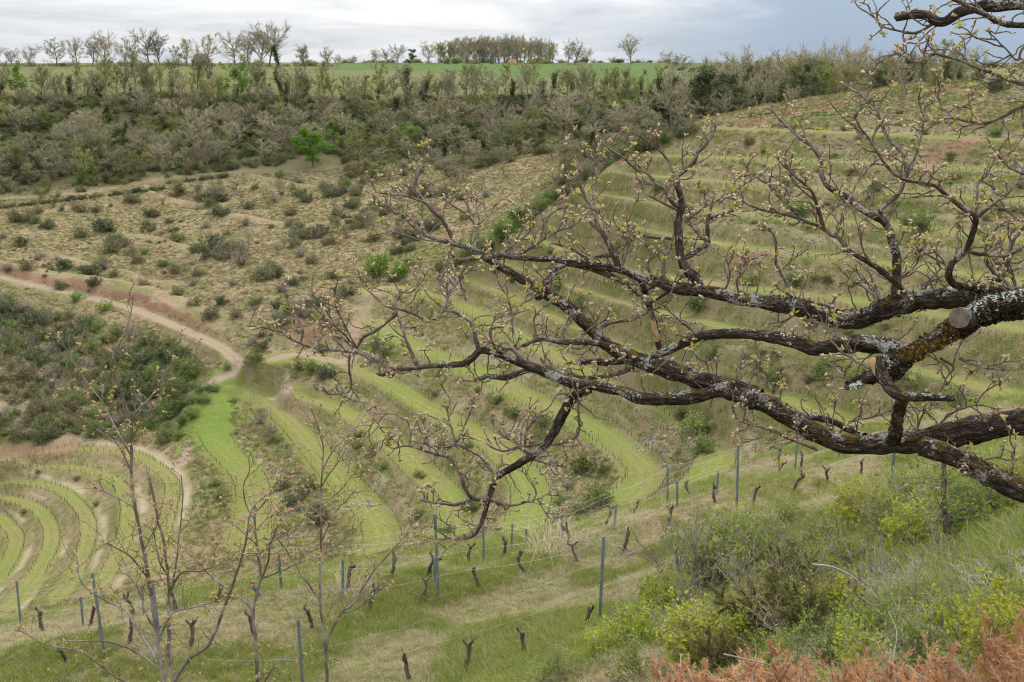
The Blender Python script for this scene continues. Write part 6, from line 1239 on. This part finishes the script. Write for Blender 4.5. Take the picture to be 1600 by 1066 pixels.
def tuft(seed, nb, h, spread, wd, curl, mat):
    g = np.random.default_rng(seed); b = Buf(); V = []; Fc = []
    a = g.uniform(0, 6.28, nb); r = spread * np.sqrt(g.uniform(0, 1, nb)); base = np.stack([np.cos(a) * r, np.sin(a) * r, np.full(nb, -0.02)], 1); d = np.stack([np.cos(a) * 0.3 + g.normal(size=nb) * 0.35, np.sin(a) * 0.3 + g.normal(size=nb) * 0.35, np.ones(nb)], 1)
    L_ = h * g.uniform(0.5, 1.25, nb)[:, None]; d /= np.linalg.norm(d, axis=1)[:, None]; s = np.cross(d, g.normal(size=(nb, 3))); s /= np.linalg.norm(s, axis=1)[:, None]; hv = d * [1, 1, 0]; mid = base + d * L_ * 0.55; tip = base + d * L_ * 0.95 + hv * L_ * curl * g.uniform(0.3, 1.6, (nb, 1)) - np.array([0, 0, 1]) * L_ * curl * 0.35
    V = np.stack([base - s * wd, base + s * wd, mid + s * wd * 0.8, mid - s * wd * 0.8, tip], 1).reshape(-1, 3); k = np.arange(nb)[:, None] * 5
    b.add(V, k + [[0, 1, 2, 3]], k + [[3, 2, 4]], np.repeat(g.uniform(0, 1, nb), 5)); return b.mesh('tuft', mat)
def grass_mat(name, c0, c1):
    m = Mat(name, 0.7, 0.2); t = m.attr('tint').outputs[2]; r = m.rand(); c = m.ramp(m.math('ADD', m.math('MULTIPLY', t, 0.6), m.math('MULTIPLY', r, 0.4)), (0.1, c0), (0.9, c1)); m.col(c)
    tr = m.N.new('ShaderNodeBsdfTranslucent'); m.link(c, tr.inputs[0]); mx = m.N.new('ShaderNodeMixShader'); mx.inputs[0].default_value = 0.3; o = [n for n in m.N if n.type == 'OUTPUT_MATERIAL'][0]
    m.L.new(m.b.outputs[0], mx.inputs[1]); m.L.new(tr.outputs[0], mx.inputs[2]); m.L.new(mx.outputs[0], o.inputs[0]); return m.m
M_GG = grass_mat('green_grass', (0.145, 0.195, 0.034), (0.33, 0.37, 0.085)); M_GO = grass_mat('olive_grass', (0.215, 0.21, 0.085), (0.42, 0.385, 0.185)); M_GD = grass_mat('straw_grass', (0.34, 0.28, 0.17), (0.60, 0.53, 0.36))
TG = [(tuft(s, 26, 0.20, 0.12, 0.0035, 0.5, M_GG), 'a_green') for s in range(3)] + [(tuft(10 + s, 24, 0.22, 0.13, 0.0035, 0.6, M_GO), 'b_olive') for s in range(2)] + [(tuft(20 + s, 24, 0.24, 0.13, 0.003, 0.8, M_GD), 'c_straw') for s in range(3)] + [(tuft(30 + s, 34, 0.10, 0.16, 0.004, 1.6, M_GD), 'd_thatch') for s in range(2)]
def sample_wedge(n, r0, r1, a0=-25.5, a1=25.5, pw=2.0):
    a = np.radians(rng.uniform(a0, a1, n)); r = (rng.uniform(0, 1, n) * (r1 ** pw - r0 ** pw) + r0 ** pw) ** (1 / pw); return np.sin(a) * r, np.cos(a) * r
x1, y1 = sample_wedge(34000, 5, 26); x2, y2 = sample_wedge(42000, 26, 62); x = np.r_[x1, x2]; y = np.r_[y1, y2]; z = height(x, y)
mois = fbm(x / 2.2, y / 2.2, 71, 3) + 0.25 * (fbm(x / 9, y / 9, 72, 2) - 0.5) - 0.0; uu_, vv_, ff_ = proj(np.c_[x, y, z])
mois = mois + 0.06 + 0.06 * ss(1000, 1300, uu_); rr = np.hypot(x, y)
dR2, _, _ = NF.q(x, y, 6); mois = mois - 0.02 * ((dR2 > 1.0) & (dR2 < 3.0) & (rr < 30))
pick = rng.uniform(size=len(x)); idx = np.where(mois > 0.56, np.where(pick < 0.75, rng.integers(0, 3, len(x)), rng.integers(3, 5, len(x))), np.where(mois > 0.47, np.where(pick < 0.55, rng.integers(3, 5, len(x)), rng.integers(5, 8, len(x))), np.where(pick < 0.3, rng.integers(3, 5, len(x)), np.where(pick < 0.6, rng.integers(5, 8, len(x)), rng.integers(8, 10, len(x))))))
scl = rng.uniform(0.45, 1.15, len(x)) * (0.62 + 0.5 * ss(0.45, 0.65, mois)) * (1 + 0.3 * ss(1250, 1550, uu_)) * np.where(rr > 26, 1.15, 1.0)
scatter('grass', np.c_[x, y, z], scl, idx, TG, 'rough mixed green and straw grass covering the near slope and vineyard', 'grass')
M_BG = grass_mat('bank_green', (0.095, 0.135, 0.028), (0.215, 0.26, 0.070)); M_BO = grass_mat('bank_olive', (0.125, 0.128, 0.042), (0.25, 0.24, 0.09)); M_BD = grass_mat('bank_brown', (0.170, 0.127, 0.070), (0.335, 0.262, 0.152))
TF = [(tuft(40 + s, 16, 0.30, 0.28, 0.022, 0.6, m), nm) for s, (m, nm) in enumerate(((M_BG, 'a'), (M_BO, 'b'), (M_BO, 'c'), (M_BD, 'd'), (M_BD, 'e')))]
x, y = sample_wedge(120000, 100, 335, pw=1.4); z = height(x, y); dB, iB, sB = NB.q(x, y, 12); dP, _, _ = NP_.q(x, y, 5); keep = (dP > 1.9) & (dB > 2.9); x, y, z, dB = x[keep], y[keep], z[keep], dB[keep]
rr = np.hypot(x, y); mo = fbm(x / 7, y / 7, 91, 3); far = (rr > 200) & (np.degrees(np.arctan2(x, y)) < -4) | (rr > 250); mo = mo - 0.10 * far
idx = np.where(mo > 0.56, rng.integers(0, 2, len(x)), np.where(mo > 0.46, rng.integers(1, 4, len(x)), rng.integers(2, 5, len(x))))
scatter('bank_grass', np.c_[x, y, z], rng.uniform(0.6, 1.5, len(x)) * np.where(dB < 2.4, 0.45, 1.0), np.where(dB < 2.4, rng.integers(0, 2, len(x)), idx), TF, 'tussocky dry and green grass on the banks and the far slope', 'grass')
# undergrowth of the wood
kinds = [(PROTO[k][i][0][-1][1], f'{n}') for n, (k, i) in enumerate((('scrub', 0), ('scrub', 1), ('dark', 0), ('scrub', 2), ('green', 1), ('green', 0)))]
x, y = sample_wedge(4200, 322, 400, -25, 9.5); w_ok = (fbm(x / 14, y / 14, 13, 2) > 0.30) & ((np.abs(np.degrees(np.arctan2(x, y)) + 9.3) > 1.4) | (np.hypot(x, y) > 346)) & ((np.degrees(np.arctan2(x, y)) > -11) | (np.hypot(x, y) > np.interp(np.degrees(np.arctan2(x, y)), [-23, -20, -14, -11], [334, 334, 346, 350]) - 8)) & ((np.hypot(x, y) > 338) | (rng.uniform(size=len(x)) < 0.35)); x, y = x[w_ok], y[w_ok]
x3, y3 = sample_wedge(700, 250, 330, 2.5, 10); x = np.r_[x, x3]; y = np.r_[y, y3]
scatter('undergrowth', np.c_[x, y, height(x, y)], rng.uniform(1.0, 2.6, len(x)), rng.choice([0, 1, 0, 3, 4, 3, 2, 5], len(x)), kinds, 'brown and olive undergrowth below the trees of the far wood', 'undergrowth', 0.1)

# loose stones in the gully and on the banks
def stone(s):
    g = np.random.default_rng(s); b = Buf(); V = []; n = 7
    for z_, r_ in ((-0.2, 0.75), (0.25, 1.0), (0.6, 0.7)): V += [[math.cos(a) * r_ * g.uniform(0.75, 1.2), math.sin(a) * r_ * g.uniform(0.6, 1.0), z_ + g.normal() * 0.08] for a in np.linspace(0, 6.283, n, endpoint=False)]
    V.append([0, 0, 0.72]); b.add(np.array(V), [[i * n + j, i * n + (j + 1) % n, (i + 1) * n + (j + 1) % n, (i + 1) * n + j] for i in range(2) for j in range(n)], [[2 * n + j, 2 * n + (j + 1) % n, 3 * n] for j in range(n)]); return b.mesh('stone', M_STN, False)
M_STN = bark_mat('limestone', (0.17, 0.15, 0.13), (0.34, 0.305, 0.27), 5.0)
kk = [(stone(s), f's{s}') for s in range(4)]; cnd = np.nonzero((m_rock > 0.25) & (Rg < 300))[0]; pk_ = rng.choice(cnd, 1500, p=m_rock[cnd] / m_rock[cnd].sum()); x = X[pk_] + rng.normal(size=1500) * 0.4; y = Y[pk_] + rng.normal(size=1500) * 0.4
scatter('loose_stones', np.c_[x, y, height(x, y)], 0.06 + 0.26 * rng.uniform(size=1500) ** 3, rng.integers(0, 4, 1500), kk, 'pale loose limestone rubble in the gully and on the terrace banks', 'stones', 0.3)

# pale straw tussocks that stand out in the vineyard
for i, (u, v, hpx, lb) in enumerate(((862, 862, 50, 'big pale straw tussock between the vine rows near the middle'), (985, 822, 36, 'pale straw tussock beside the leaning vine stump'), (545, 922, 34, 'pale straw tussock at the far row left of centre'), (905, 850, 34, 'smaller pale straw tussock right of the big one'))):
    p = hit(u, v)[0]; dd = p[1] * CP - p[2] * SP; me = tuft(80 + i, 150, 0.75, 0.38, 0.004, 1.0, M_GD); o = link_obj('straw_tussock', me, None, p, label=lb, category='grass tuft', group='straw tussocks in the vineyard'); s_ = hpx * dd / F / 0.62; o.scale = (s_ * 1.2, s_ * 1.2, s_)

# ------------------------------------------------------------------ say which one: place of each among those that look alike
from collections import defaultdict
sets = defaultdict(list)
for o in COL.objects:
    if o.parent is None and 'label' in o and 'category' in o and 'kind' not in o: sets[o['label']].append(o)
for lb, lst in sets.items():
    if len(lst) < 2 or lst[0].name.startswith(('terrace_vine', 'terrace_post')): continue
    uv = [proj(np.array(o.location)) for o in lst]; n = len(lst)
    names = ['only'] if n <= 24 else (['upper', 'lower'] if n <= 60 else (['upper', 'middle', 'lower'] if n <= 110 else ['top', 'upper', 'middle', 'lower', 'bottom']))
    byv = sorted(range(n), key=lambda i: uv[i][1]); per = -(-n // len(names))
    for b_, nm in enumerate(names):
        part = sorted(byv[b_ * per:(b_ + 1) * per], key=lambda i: uv[i][0])
        for r_, i in enumerate(part):
            lst[i]['label'] = f'{lb}, {ordinal(r_)} from the left' + ('' if nm == 'only' else f' in its {nm} band')
